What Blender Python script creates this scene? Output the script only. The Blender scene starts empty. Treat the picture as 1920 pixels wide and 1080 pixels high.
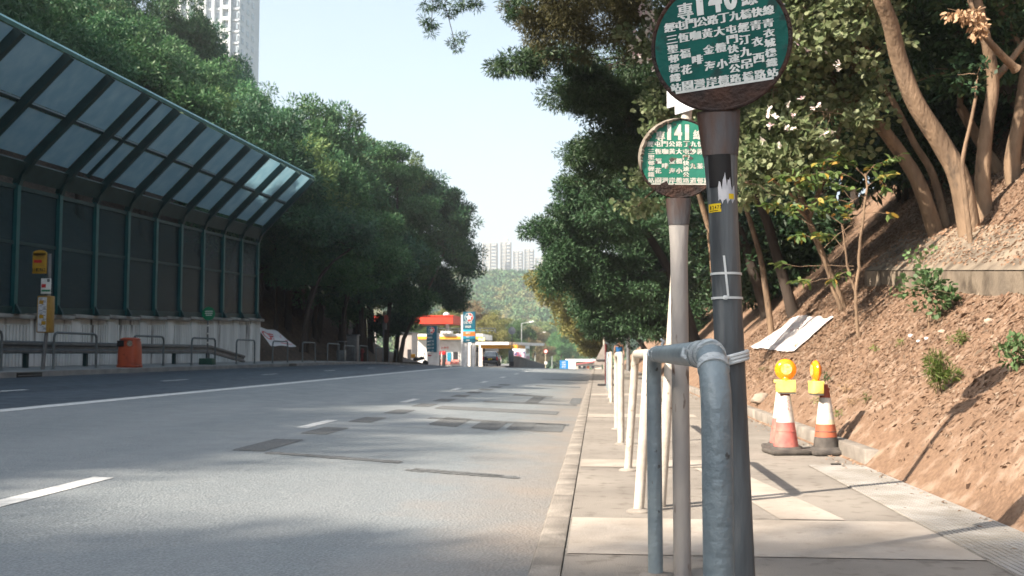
import bpy, bmesh, math, random
import numpy as np
from mathutils import Vector, Matrix, Quaternion, noise as mnoise
R = math.radians
sc = bpy.context.scene
random.seed(7)
# ------------------------------------------------------------------ camera
camd = bpy.data.cameras.new('camera'); cam = bpy.data.objects.new('camera', camd)
sc.collection.objects.link(cam); sc.camera = cam
camd.lens = 35; camd.sensor_width = 36; camd.clip_start = 0.05; camd.clip_end = 6000
cam.location = (0, 0, 0.96)
cam.rotation_euler = (R(90 + 3.77), 0, R(4.89))
camd.dof.use_dof = True; camd.dof.focus_distance = 2.9; camd.dof.aperture_fstop = 10.0
# ------------------------------------------------------------------ world, sun, exposure
SUN_AZ = R(217)      # direction the sun stands in, measured from +X towards +Y (behind left of the camera)
SUN_EL = R(36.3)
w = bpy.data.worlds.new('World'); sc.world = w; w.use_nodes = True
nt = w.node_tree; nt.nodes.clear()
sky = nt.nodes.new('ShaderNodeTexSky'); sky.sky_type = 'NISHITA'; sky.sun_disc = False
sky.sun_elevation = SUN_EL
sky.sun_rotation = (math.pi / 2 - SUN_AZ) % (2 * math.pi)
sky.air_density = 1.0; sky.dust_density = 3.4; sky.ozone_density = 1.0
hs = nt.nodes.new('ShaderNodeHueSaturation'); hs.inputs['Saturation'].default_value = 0.78; hs.inputs['Hue'].default_value = 0.482
bg = nt.nodes.new('ShaderNodeBackground'); bg.inputs['Strength'].default_value = 0.093
wo = nt.nodes.new('ShaderNodeOutputWorld')
nt.links.new(sky.outputs[0], hs.inputs['Color']); nt.links.new(hs.outputs[0], bg.inputs['Color'])
nt.links.new(bg.outputs[0], wo.inputs['Surface'])
sl = bpy.data.lights.new('sun', 'SUN'); sl.energy = 4.8; sl.angle = R(0.5); sl.color = (1.0, 0.87, 0.72)
sun = bpy.data.objects.new('sun', sl); sc.collection.objects.link(sun)
sd = Vector((math.cos(SUN_EL) * math.cos(SUN_AZ), math.cos(SUN_EL) * math.sin(SUN_AZ), math.sin(SUN_EL)))
sun.rotation_euler = sd.to_track_quat('Z', 'Y').to_euler(); sun.location = (-30, -20, 40)
sc.view_settings.view_transform = 'Standard'; sc.view_settings.look = 'None'
sc.view_settings.gamma = 1.0; sc.view_settings.use_curve_mapping = False
sc.view_settings.exposure = 1.75
sc.render.engine = 'CYCLES'
cy = sc.cycles
cy.use_denoising = True; cy.max_bounces = 6; cy.diffuse_bounces = 3; cy.glossy_bounces = 2
cy.transmission_bounces = 4; cy.transparent_max_bounces = 8; cy.volume_bounces = 0
cy.caustics_reflective = False; cy.caustics_refractive = False

# ------------------------------------------------------------------ pixel -> world helpers (only to measure real positions)
F = 35 / 36 * 1920
CAM = Vector((0, 0, 0.96)); CR = cam.rotation_euler.to_matrix()
def ray(px, py): return CR @ Vector(((px - 960) / F, (540 - py) / F, -1))
def P(px, py, Y):
    d = ray(px, py); return CAM + d * (Y / d.y)
def proj(p):
    q = CR.transposed() @ (Vector(p) - CAM); return 960 + F * q.x / -q.z, 540 - F * q.y / -q.z
def GZ(px, py, z=0.0):
    d = ray(px, py); return CAM + d * ((z - CAM.z) / d.z)
def PX(px, py, X):
    d = ray(px, py); return CAM + d * (X / d.x)

# ------------------------------------------------------------------ mesh helpers
C = sc.collection
class MB:
    def __init__(s): s.v = []; s.f = []
    def add(s, vs, fs):
        o = len(s.v); s.v += [tuple(p) for p in vs]; s.f += [tuple(i + o for i in f) for f in fs]; return s
    def box(s, c, d, rot=None, bev=0.0):
        x, y, z = d[0] / 2, d[1] / 2, d[2] / 2
        if bev > 0:
            b = min(bev, x * .9, y * .9, z * .9); bm = bmesh.new(); bmesh.ops.create_cube(bm, size=1)
            for v in bm.verts: v.co = Vector((v.co.x * d[0], v.co.y * d[1], v.co.z * d[2]))
            bmesh.ops.bevel(bm, geom=list(bm.edges), offset=b, segments=2, affect='EDGES', profile=0.5)
            bm.verts.index_update(); vs = [v.co.copy() for v in bm.verts]; fs = [[v.index for v in f.verts] for f in bm.faces]; bm.free()
        else:
            vs = [Vector((i * x, j * y, k * z)) for k in (-1, 1) for j in (-1, 1) for i in (-1, 1)]
            fs = [(0, 2, 3, 1), (4, 5, 7, 6), (0, 1, 5, 4), (2, 6, 7, 3), (0, 4, 6, 2), (1, 3, 7, 5)]
        if rot is not None: vs = [rot @ v for v in vs]
        return s.add([v + Vector(c) for v in vs], fs)
    def tube(s, pts, rad, n=10, caps=True, flat=None):
        pts = [Vector(p) for p in pts]
        if not hasattr(rad, '__len__'): rad = [rad] * len(pts)
        t0 = (pts[1] - pts[0]).normalized()
        u = t0.orthogonal().normalized(); vs = []; fs = []; prev = t0
        for i, p in enumerate(pts):
            t = (pts[min(i + 1, len(pts) - 1)] - pts[max(i - 1, 0)]).normalized()
            q = prev.rotation_difference(t); u = (q @ u); u = (u - t * u.dot(t)).normalized(); prev = t
            b = t.cross(u)
            for k in range(n):
                a = 2 * math.pi * k / n
                vs.append(p + (u * math.cos(a) + b * math.sin(a)) * rad[i])
        for i in range(len(pts) - 1):
            for k in range(n):
                fs.append((i * n + k, i * n + (k + 1) % n, (i + 1) * n + (k + 1) % n, (i + 1) * n + k))
        if caps: fs.append(tuple(range(n - 1, -1, -1))); fs.append(tuple((len(pts) - 1) * n + k for k in range(n)))
        return s.add(vs, fs)
    def lathe(s, prof, c=(0, 0, 0), n=24, M=None):
        vs = []; fs = []
        for r, z in prof:
            for k in range(n):
                a = 2 * math.pi * k / n; v = Vector((r * math.cos(a), r * math.sin(a), z))
                vs.append((M @ v if M is not None else v) + Vector(c))
        m = len(prof)
        for i in range(m - 1):
            for k in range(n):
                fs.append((i * n + k, i * n + (k + 1) % n, (i + 1) * n + (k + 1) % n, (i + 1) * n + k))
        fs.append(tuple(range(n - 1, -1, -1))); fs.append(tuple((m - 1) * n + k for k in range(n)))
        return s.add(vs, fs)
    def prism(s, pts, e):
        pts = [Vector(p) for p in pts]; e = Vector(e); n = len(pts)
        fs = [tuple(range(n)), tuple(range(2 * n - 1, n - 1, -1))]
        fs += [(i, i + n, (i + 1) % n + n, (i + 1) % n) for i in range(n)]
        return s.add(pts + [p + e for p in pts], fs)
    def quad(s, a, b, c, d): return s.add([a, b, c, d], [(0, 1, 2, 3)])
    def grid(s, xs, ys, fz):
        nx = len(xs); vs = [(x, y, fz(x, y)) for y in ys for x in xs]
        fs = [(j * nx + i, j * nx + i + 1, (j + 1) * nx + i + 1, (j + 1) * nx + i) for j in range(len(ys) - 1) for i in range(nx - 1)]
        return s.add(vs, fs)
    def xf(s, M):
        s.v = [tuple(M @ Vector(p)) for p in s.v]; return s

def wl(o):
    p = Vector((0, 0, 0))
    while o is not None: p = p + o.location; o = o.parent
    return p
def mesh_of(name, vs, fs, m, smooth=False):
    me = bpy.data.meshes.new(name); me.from_pydata([tuple(v) for v in vs], [], fs); me.update()
    bm = bmesh.new(); bm.from_mesh(me); bmesh.ops.recalc_face_normals(bm, faces=bm.faces); bm.to_mesh(me); bm.free()
    if m: me.materials.append(m)
    if smooth: smooth_by_angle(me)
    return me
def smooth_by_angle(me, ang=40):
    me.shade_smooth()
    try: me.set_sharp_from_angle(angle=R(ang))
    except Exception: pass
def obj(name, mb, m, parent=None, smooth=True, at=None):
    """world coordinates in; made local to the parent (roots built this way carry no rotation)"""
    o0 = wl(parent) if parent else Vector(at) if at is not None else Vector((0, 0, 0))
    vs = [Vector(v) - o0 for v in mb.v]
    o = bpy.data.objects.new(name, mesh_of(name, vs, mb.f, m, smooth)); C.objects.link(o)
    if parent: o.parent = parent
    elif at is not None: o.location = at
    return o
def T(name, label, cat, loc, group=None):
    o = bpy.data.objects.new(name, None); C.objects.link(o); o.empty_display_size = .2
    o.location = loc; o['label'] = label; o['category'] = cat
    if group: o['group'] = group
    return o
def tag(o, label, cat, group=None):
    o['label'] = label; o['category'] = cat
    if group: o['group'] = group
    return o
def struct(o, kind='structure'): o['kind'] = kind; return o
def kids(o): return [c for c in bpy.data.objects if c.parent is o]
def dup(root, loc=None, rz=None, label=None, scale=None, chl=None):
    r = root.copy(); C.objects.link(r)
    if loc is not None: r.location = loc
    if rz is not None: r.rotation_euler = (0, 0, rz)
    if scale is not None: r.scale = scale
    if label: r['label'] = label
    for ch in (chl if chl is not None else kids(root)):
        c = ch.copy(); C.objects.link(c); c.parent = r
        for g in ([] if chl is not None else kids(ch)):
            d = g.copy(); C.objects.link(d); d.parent = c
    return r

# ------------------------------------------------------------------ materials
def lin(r, g, b):
    f = lambda c: (c / 12.92 if c <= .04045 else ((c + .055) / 1.055) ** 2.4)
    return (f(r / 255), f(g / 255), f(b / 255), 1)
def mat(name, c1, c2=None, rough=.7, metal=0, scale=8, bump=0, bscale=None, detail=5, lo=.35, hi=.65, spec=.3, stretch=None, emit=None, alpha=None, c3=None, s3=40, lo3=.6, hi3=.7, coat=0):
    m = bpy.data.materials.new(name); m.use_nodes = True; n = m.node_tree.nodes; l = m.node_tree.links
    b = n['Principled BSDF']; b.inputs['Roughness'].default_value = rough; b.inputs['Metallic'].default_value = metal
    b.inputs['Specular IOR Level'].default_value = spec
    if coat: b.inputs['Coat Weight'].default_value = coat
    c1 = tuple(c1) if len(c1) == 4 else tuple(c1) + (1,)
    b.inputs['Base Color'].default_value = c1
    tc = n.new('ShaderNodeTexCoord'); src = tc.outputs['Object']
    if stretch:
        mp = n.new('ShaderNodeMapping'); mp.inputs['Scale'].default_value = stretch; l.new(src, mp.inputs['Vector']); src = mp.outputs[0]
    col = None
    if c2 is not None:
        c2 = tuple(c2) if len(c2) == 4 else tuple(c2) + (1,)
        nz = n.new('ShaderNodeTexNoise'); nz.inputs['Scale'].default_value = scale; nz.inputs['Detail'].default_value = detail; l.new(src, nz.inputs['Vector'])
        mr = n.new('ShaderNodeMapRange'); mr.inputs['From Min'].default_value = lo; mr.inputs['From Max'].default_value = hi; l.new(nz.outputs['Fac'], mr.inputs['Value'])
        mx = n.new('ShaderNodeMix'); mx.data_type = 'RGBA'; mx.inputs[6].default_value = c1; mx.inputs[7].default_value = c2
        l.new(mr.outputs[0], mx.inputs[0]); col = mx.outputs[2]
    if c3 is not None:
        c3 = tuple(c3) if len(c3) == 4 else tuple(c3) + (1,)
        nz = n.new('ShaderNodeTexNoise'); nz.inputs['Scale'].default_value = s3; nz.inputs['Detail'].default_value = 6; l.new(src, nz.inputs['Vector'])
        mr = n.new('ShaderNodeMapRange'); mr.inputs['From Min'].default_value = lo3; mr.inputs['From Max'].default_value = hi3; l.new(nz.outputs['Fac'], mr.inputs['Value'])
        mx = n.new('ShaderNodeMix'); mx.data_type = 'RGBA'
        if col is not None: l.new(col, mx.inputs[6])
        else: mx.inputs[6].default_value = c1
        mx.inputs[7].default_value = c3; l.new(mr.outputs[0], mx.inputs[0]); col = mx.outputs[2]
    if col is not None: l.new(col, b.inputs['Base Color'])
    if bump:
        nz = n.new('ShaderNodeTexNoise'); nz.inputs['Scale'].default_value = bscale or scale * 4; nz.inputs['Detail'].default_value = 6; l.new(src, nz.inputs['Vector'])
        bp = n.new('ShaderNodeBump'); bp.inputs['Strength'].default_value = min(1, bump); bp.inputs['Distance'].default_value = .01 * max(1, bump)
        l.new(nz.outputs['Fac'], bp.inputs['Height']); l.new(bp.outputs[0], b.inputs['Normal'])
    if emit: b.inputs['Emission Color'].default_value = c1; b.inputs['Emission Strength'].default_value = emit
    if alpha is not None: b.inputs['Alpha'].default_value = alpha
    return m
def leaf_mat(name, cols, trans=.35, hue=.06, rough=.55):
    """leaves: colour varies leaf by leaf and tree by tree"""
    m = bpy.data.materials.new(name); m.use_nodes = True; n = m.node_tree.nodes; l = m.node_tree.links
    b = n['Principled BSDF']; b.inputs['Roughness'].default_value = rough; b.inputs['Specular IOR Level'].default_value = .35
    g = n.new('ShaderNodeNewGeometry'); cr = n.new('ShaderNodeValToRGB')
    el = cr.color_ramp.elements
    while len(el) < len(cols): el.new(.5)
    for i, c in enumerate(cols):
        el[i].position = i / max(1, len(cols) - 1) if len(c) < 4 else c[3]; el[i].color = (c[0], c[1], c[2], 1)
    l.new(g.outputs['Random Per Island'], cr.inputs[0])
    oi = n.new('ShaderNodeObjectInfo')
    hv = n.new('ShaderNodeHueSaturation')
    mh = n.new('ShaderNodeMapRange'); mh.inputs['To Min'].default_value = .5 - hue * .5; mh.inputs['To Max'].default_value = .5 + hue * .35
    mv = n.new('ShaderNodeMapRange'); mv.inputs['To Min'].default_value = .68; mv.inputs['To Max'].default_value = 1.5
    fr = n.new('ShaderNodeMath'); fr.operation = 'FRACT'; m7 = n.new('ShaderNodeMath'); m7.operation = 'MULTIPLY'; m7.inputs[1].default_value = 7.31
    l.new(oi.outputs['Random'], mh.inputs['Value']); l.new(oi.outputs['Random'], m7.inputs[0]); l.new(m7.outputs[0], fr.inputs[0]); l.new(fr.outputs[0], mv.inputs['Value'])
    l.new(cr.outputs[0], hv.inputs['Color']); l.new(mh.outputs[0], hv.inputs['Hue']); l.new(mv.outputs[0], hv.inputs['Value'])
    l.new(hv.outputs[0], b.inputs['Base Color'])
    tr = n.new('ShaderNodeBsdfTranslucent'); l.new(hv.outputs[0], tr.inputs['Color'])
    mx = n.new('ShaderNodeMixShader'); mx.inputs[0].default_value = trans
    l.new(b.outputs[0], mx.inputs[1]); l.new(tr.outputs[0], mx.inputs[2]); l.new(mx.outputs[0], n['Material Output'].inputs['Surface'])
    return m

# ------------------------------------------------------------------ lettering (built-in font, turned into mesh)
_gl = {}
def glyph(ch, bold=.018):
    k = (ch, bold)
    if k not in _gl:
        cu = bpy.data.curves.new('glyph', 'FONT'); cu.body = ch; cu.size = 1; cu.offset = bold; cu.resolution_u = 3
        o = bpy.data.objects.new('glyph', cu); C.objects.link(o)
        dg = bpy.context.evaluated_depsgraph_get(); me = bpy.data.meshes.new_from_object(o.evaluated_get(dg))
        vs = [(v.co.x, v.co.y) for v in me.vertices]; fs = [tuple(p.vertices) for p in me.polygons]
        bpy.data.objects.remove(o); bpy.data.curves.remove(cu); bpy.data.meshes.remove(me)
        _gl[k] = (vs, fs)
    return _gl[k]
def put(mb, ch, cx, cy, w, h, fn, bold=.018):
    """glyph stretched into the cell w x h about (cx, cy); fn maps flat (x, y) to a point"""
    vs, fs = glyph(ch, bold)
    if not vs: return
    xs = [v[0] for v in vs]; ys = [v[1] for v in vs]; x0, x1, y0, y1 = min(xs), max(xs), min(ys), max(ys)
    sw = (x1 - x0) or 1; sh = (y1 - y0) or 1
    kx, ky = w / sw, h / sh
    if ch in '1丁': kx = min(kx, ky * 1.0)
    if ch in '一三': ky = min(ky, h / .8)
    mb.add([fn(cx + (x - (x0 + x1) / 2) * kx, cy + (y - (y0 + y1) / 2) * ky) for x, y in vs], fs)
def word(mb, s, cx, cy, h, fn, bold=.01, adv=.62, ww=.5):
    n = len(s); W = h * adv
    for i, ch in enumerate(s):
        if ch == ' ': continue
        k = .16 if ch in '1Il.' else ww
        hh = h if ch not in '.-' else h * .14
        put(mb, ch, cx + (i - (n - 1) / 2) * W, cy - (0 if hh == h else (h * .43 if ch == '.' else 0)), k * h, hh, fn, bold)

def np_mesh(name, V, n, m, smooth=False):
    """V: (count, n, 3) polygons"""
    cnt = V.shape[0]; me = bpy.data.meshes.new(name)
    me.vertices.add(cnt * n); me.vertices.foreach_set('co', V.astype(np.float32).ravel())
    me.loops.add(cnt * n); me.loops.foreach_set('vertex_index', np.arange(cnt * n, dtype=np.int32))
    me.polygons.add(cnt); me.polygons.foreach_set('loop_start', np.arange(0, cnt * n, n, dtype=np.int32))
    me.update(calc_edges=True); me.validate()
    if m: me.materials.append(m)
    return me
def nrm(a): return a / np.maximum(np.linalg.norm(a, axis=-1, keepdims=True), 1e-9)
def leaves(rng, c, d, L, W, up=.6, shape=4, curl=.15):
    """c: (N,3) leaf bases, d: (N,3) directions -> polygons (N, shape, 3)"""
    N = len(c); d = nrm(d)
    nn = rng.normal(size=(N, 3)) * (1 - up); nn[:, 2] += up
    s = nrm(np.cross(d, nn)); nn = nrm(np.cross(s, d))
    l = (L * rng.uniform(.7, 1.25, N))[:, None]; ww = (W * rng.uniform(.75, 1.2, N))[:, None]
    if shape == 4:
        p = [c, c + d * l * .5 + s * ww * .5, c + d * l - nn * l * curl, c + d * l * .5 - s * ww * .5]
    else:
        p = [c, c + d * l * .25 + s * ww * .42 + nn * ww * .08, c + d * l * .65 + s * ww * .46 + nn * ww * .06, c + d * l - nn * l * curl,
             c + d * l * .65 - s * ww * .46 + nn * ww * .06, c + d * l * .25 - s * ww * .42 + nn * ww * .08]
    return np.stack(p, 1)

# ================================================================== SETTING
def prof(Y):
    if Y < 45: return 0.0
    if Y < 85: return -.018 * (Y - 45) ** 2 / 80
    return -.36 - .018 * (Y - 85)
def sup(Y): return .03 * (1 if Y < 60 else max(0, 1 - (Y - 60) / 50))
def road_z(X, Y): return prof(Y) - .022 + sup(Y) * max(0, -.3 - X)
def bank_z(X, Y):
    t = X - 2.28
    if t < 0: return -.03 + prof(Y)
    z = .93 * t if t < 7 else 6.51 + .55 * (t - 7)
    z += .075 * (1 - math.exp(-t * 3)) * (mnoise.noise(Vector((X * .55, Y * .45, 3))) + .5 * mnoise.noise(Vector((X * 1.7, Y * 1.5, 7))))
    z += .06 * math.exp(-((t - .35) / .3) ** 2)
    return z + prof(Y) * .9
def hill_z(X, Y):
    t = -17.4 - X
    if t < 0: return .45 + prof(Y) * .6 - max(0., min(1., (Y - 99) / 8)) * 1.9
    k = max(0., min(1., (104 - Y) / 24)); k = k * k * (3 - 2 * k)
    k2 = max(0., min(1., (Y + 14) / 18)); k *= .55 + .45 * k2
    z = .92 * t if t < 26 else 24 + .35 * (t - 26)
    z = z * k + .55 + prof(Y) * .6 - max(0., min(1., (Y - 99) / 8)) * 1.9
    return z + .35 * min(1, t) * mnoise.noise(Vector((X * .3, Y * .3, 5)))

asph = bpy.data.materials.new('asphalt'); asph.use_nodes = True
def build_asphalt(m):
    n = m.node_tree.nodes; l = m.node_tree.links; b = n['Principled BSDF']
    b.inputs['Specular IOR Level'].default_value = .5
    tc = n.new('ShaderNodeTexCoord'); O = tc.outputs['Object']
    sx = n.new('ShaderNodeSeparateXYZ'); l.new(O, sx.inputs[0])
    def noise(sc_, det=5, src=O, st=None):
        if st:
            mp = n.new('ShaderNodeMapping'); mp.inputs['Scale'].default_value = st; l.new(src, mp.inputs['Vector']); src = mp.outputs[0]
        z = n.new('ShaderNodeTexNoise'); z.inputs['Scale'].default_value = sc_; z.inputs['Detail'].default_value = det; l.new(src, z.inputs['Vector']); return z.outputs['Fac']
    def mr(v, a, b_, c=0, d=1):
        q = n.new('ShaderNodeMapRange'); q.inputs['From Min'].default_value = a; q.inputs['From Max'].default_value = b_; q.inputs['To Min'].default_value = c; q.inputs['To Max'].default_value = d; l.new(v, q.inputs['Value']); return q.outputs[0]
    def mix(f, a, b_, blend='MIX'):
        q = n.new('ShaderNodeMix'); q.data_type = 'RGBA'; q.blend_type = blend
        for k, x in ((0, f), (6, a), (7, b_)):
            if hasattr(x, 'is_linked') or hasattr(x, 'links'): l.new(x, q.inputs[k])
            else: q.inputs[k].default_value = x
        return q.outputs[2]
    vo = n.new('ShaderNodeTexVoronoi'); vo.inputs['Scale'].default_value = 58; l.new(O, vo.inputs['Vector'])
    agg = mr(noise(85, 4), .38, .62)
    near = mix(agg, (.104, .121, .130, 1), (.240, .266, .278, 1))
    near = mix(mr(vo.outputs['Distance'], .0, .55, .55, 0), near, (.04, .042, .045, 1))
    near = mix(mr(noise(1.0, 4, st=(.9, .12, 1)), .35, .7, 0, .5), near, (.265, .28, .286, 1))      # worn wheel tracks
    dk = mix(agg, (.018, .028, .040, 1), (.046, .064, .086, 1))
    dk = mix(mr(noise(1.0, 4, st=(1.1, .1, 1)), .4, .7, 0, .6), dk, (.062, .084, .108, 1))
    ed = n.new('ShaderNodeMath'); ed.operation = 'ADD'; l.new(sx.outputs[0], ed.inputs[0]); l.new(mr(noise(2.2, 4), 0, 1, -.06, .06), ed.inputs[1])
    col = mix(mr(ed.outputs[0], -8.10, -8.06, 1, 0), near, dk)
    dirt = n.new('ShaderNodeMath'); dirt.operation = 'ADD'; l.new(sx.outputs[0], dirt.inputs[0]); l.new(mr(noise(1.3, 6), 0, 1, -.75, .75), dirt.inputs[1])
    col = mix(mr(dirt.outputs[0], -1.2, -.2, 0, .75), col, (.27, .225, .185, 1))                        # silt in the gutter
    l.new(col, b.inputs['Base Color'])
    l.new(mr(noise(3, 4), .3, .7, .46, .62), b.inputs['Roughness'])
    bp = n.new('ShaderNodeBump'); bp.inputs['Strength'].default_value = .55; bp.inputs['Distance'].default_value = .006
    l.new(vo.outputs['Distance'], bp.inputs['Height']); l.new(bp.outputs[0], b.inputs['Normal'])
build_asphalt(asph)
M = {}
M['patch'] = mat('asphalt_patch', (.078, .086, .090), (.175, .184, .188), .85, scale=45, bump=.8, bscale=120, lo=.3, hi=.65)
M['paint'] = mat('road_paint', (.62, .63, .62), (.40, .41, .41), .6, scale=9, bump=.3, bscale=80, lo=.45, hi=.75)
M['pave'] = mat('pavement_concrete', (.28, .256, .226), (.205, .187, .166), .85, scale=1.1, bump=.7, bscale=110, c3=(.14, .122, .104), s3=9, lo3=.54, hi3=.76)
M['pale'] = mat('pale_concrete', (.41, .37, .325), (.31, .275, .235), .85, scale=2.4, bump=.4, bscale=70, c3=(.23, .2, .17), s3=11, lo3=.6, hi3=.8)
M['strip'] = mat('drain_strip', (.34, .33, .315), (.25, .235, .21), .8, scale=4, bump=.3, bscale=50)
M['kerb'] = mat('kerb_concrete', (.27, .245, .215), (.185, .168, .148), .85, scale=4, bump=.6, bscale=60, c3=(.34, .31, .27), s3=3, lo3=.55, hi3=.7)
M['soil'] = mat('bank_soil', (.225, .145, .095), (.155, .098, .065), .95, scale=30, bump=2.2, bscale=45, c3=(.29, .21, .155), s3=5, lo3=.52, hi3=.68)
M['hillsoil'] = mat('hill_soil', (.105, .08, .062), (.06, .05, .045), .95, scale=1.5, bump=2, bscale=9, c3=(.15, .12, .095), s3=8, lo3=.52, hi3=.66)
M['farpave'] = mat('footway_concrete', (.27, .275, .27), (.19, .195, .20), .85, scale=2, bump=.4, bscale=40)
M['grass'] = mat('ground_grass', (.07, .085, .035), (.10, .09, .05), .95, scale=.3)

def span(*segs):
    out = []
    for a, b, s in segs:
        k = max(1, int(round((b - a) / s))); out += [a + (b - a) * i / k for i in range(k)]
    return out + [segs[-1][1]]

# ground sheet out to the horizon, well below everything else
struct(obj('ground', MB().grid(span((-2500, 2500, 500)), span((-400, 4600, 500)), lambda x, y: -9.5), M['grass']))
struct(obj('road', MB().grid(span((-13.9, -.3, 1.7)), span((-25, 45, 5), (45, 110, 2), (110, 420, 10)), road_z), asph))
# right pavement with its kerb
ys = span((-20, 45, 5), (45, 110, 2.5))
struct(obj('pavement', MB().grid([-.16, 1.0, 2.32], ys, lambda x, y: prof(y)), M['pave']))
kb = MB()
yk = -6.0
while yk < 100:
    L = .92
    a = prof(yk); kb.box((-.235, yk + L / 2, a - .15 + .003), (.14, L - .012, .3), bev=.012); yk += L
struct(obj('kerb', kb, M['kerb']))
struct(obj('gutter', MB().grid([-.312, -.155], ys, lambda x, y: prof(y) - .012), M['kerb']))
st = MB()
for k in range(14):
    x = 1.8 + .46 * k / 14
    st.box((x + .016, 2.2, -.05 + .010), (.024, 13.2, .1))
struct(obj('grooved_strip', st, M['strip']))
tk = MB()
for k in range(34): tk.box((2.34, 9.3 + 1.0 * k, .045), (.13, .985, .19), bev=.015)
struct(obj('edging', tk, M['kerb']))
struct(obj('strip_bed', MB().grid([1.79, 2.28], [-4.4, 8.82], lambda x, y: .004), M['kerb']))
pm = MB()
for y0, y1, x1 in ((4.86, 5.92, 1.79), (8.55, 9.15, 1.1), (15.2, 16.0, 1.5), (23.0, 24.1, 1.2)):
    ps = [(-.15, y0), (x1 * .5, y0 + random.uniform(-.02, .02)), (x1, y0), (x1, y1), (x1 * .45, y1 + random.uniform(-.02, .02)), (-.15, y1)]
    pm.add([(x, y, .004) for x, y in ps], [tuple(range(6))])
pm.add([(1.05, 5.95, .004), (1.42, 5.95, .004), (1.1, 8.6, .004), (.8, 8.6, .004)], [(0, 1, 2, 3)])
struct(obj('pavement_patch', pm, M['pale']))
# painted lines
lm = MB()
def strip_line(x, y0, y1, wd, n=1):
    for i in range(n):
        a = y0 + (y1 - y0) * i / n; b = y0 + (y1 - y0) * (i + 1) / n
        lm.quad(*[(px_, py_, road_z(px_, py_) + .004) for px_, py_ in ((x - wd / 2, a), (x + wd / 2, a), (x + wd / 2, b), (x - wd / 2, b))])
strip_line(-7.85, -20, 150, .26, 60)
for k in range(-2, 22):
    y = 5.5 + 6.2 * k; strip_line(-3.52, y, y + 1.42, .15, 2)
for k in range(-3, 14):
    y = 16.3 + 7.3 * k; strip_line(-10.6, y, y + 1.5, .13, 2)
struct(obj('lane_marking', lm, M['paint']))
# reinstated asphalt patches
pt = MB()
def patch(x0, x1, y0, y1, sk=0):
    n = 34; top = []; bot = []
    for i in range(n + 1):
        t = i / n; x = x0 + (x1 - x0) * t
        bot.append((x, y0 + sk * t + random.uniform(-.022, .022))); top.append((x, y1 + sk * t + random.uniform(-.022, .022)))
    m_ = (bot[0][1] + top[0][1]) / 2; bot[0] = (bot[0][0] - .012, m_ - (m_ - bot[0][1]) * .8); top[-1] = (top[-1][0] + .012, top[-1][1] - .03)
    ps = bot + top[::-1]
    pt.add([(x, y, road_z(x, y) + .0042) for x, y in ps], [tuple(range(len(ps)))])
for k in range(11):
    y = 9.0 + 1.95 * k; patch(-3.36 + .05 * k, -3.06 + .05 * k, y, y + (1.25 if k == 0 else 1.0))
patch(-3.0, -1.7, 8.85, 9.02, -.35)
patch(-1.55, -.62, 8.0, 8.12, -.2); patch(-1.5, -.75, 8.07, 8.2, -.2)
for x0, x1, y0, y1, sk in ((-2.7, -.65, 16.4, 17.3, -.5), (-2.2, -1.8, 12.9, 14.5, -.2), (-1.6, -1.25, 12.6, 14.0, -.2), (-1.15, -.85, 12.6, 13.8, 0), (-.85, -.45, 12.5, 13.9, 0), (-2.4, -.4, 14.0, 14.3, -.4),
                          (-1.9, -1.0, 22.3, 23.0, -.5), (-1.4, -1.15, 19, 22.2, 0), (-.55, -.35, 19.5, 22, 0), (-2.2, -.4, 19.0, 19.5, -.2), (-1.8, -.5, 28.8, 29.8, -.4), (-2.0, -.32, 36, 36.8, -.3)):
    patch(x0, x1, y0, y1, sk)
struct(obj('asphalt_patch', pt, M['patch']))
# right bank
bx = span((2.2, 3.2, .08), (3.2, 8, .16), (8, 16, .8), (16, 70, 5)); by = span((-14, 3, 1.2), (3, 22, .16), (22, 40, .5), (40, 130, 3))
struct(obj('bank', MB().grid(bx, by, bank_z), M['soil']))
# left footway, kerb and hillside
struct(obj('footway', MB().grid([-17.6, -16.5, -15, -14.05], span((-25, 112, 4)), lambda x, y: road_z(-13.9, y) + .13 + (.02 * (-13.9 - x) if y < 100 else 0)), M['farpave']))
kb = MB()
for i in range(150):
    y = -22 + 1.0 * i; kb.box((-13.97, y + .5, road_z(-13.9, y + .5) + .0), (.15, .985, .27))
struct(obj('kerb', kb, M['farpave']))
hx = span((-140, -60, 10), (-60, -30, 3), (-30, -17.2, .8)); hy = span((-60, 40, 4), (40, 84, 1.2), (84, 112, 4))
struct(obj('hillside', MB().grid(hx, hy, hill_z), M['hillsoil']))
# forecourt slab for the petrol station and land beyond
struct(obj('forecourt', MB().box((-28, 141.5, -1.4), (33, 59, 1.3)), M['farpave']))
def farhill(x, y):
    t = max(0, min(1, (y - 240) / 520)); t = t * t * (3 - 2 * t)
    return -9.7 + 64 * t * (1 - .0004 * (x + 60)) + 5 * t * mnoise.noise(Vector((x * .006, y * .006, 2))) - max(0, (x - 40) * .05 * t)
def meadow_z(x, y): return prof(y) - .9 - max(0, (y - 200)) * .006
struct(obj('hill', MB().grid(span((-420, 420, 30)), span((240, 900, 30)), farhill), M['grass']))
struct(obj('verge', MB().grid(span((-120, 120, 20)), span((128, 300, 10)), lambda x, y: meadow_z(x, y)), M['grass']))

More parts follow.
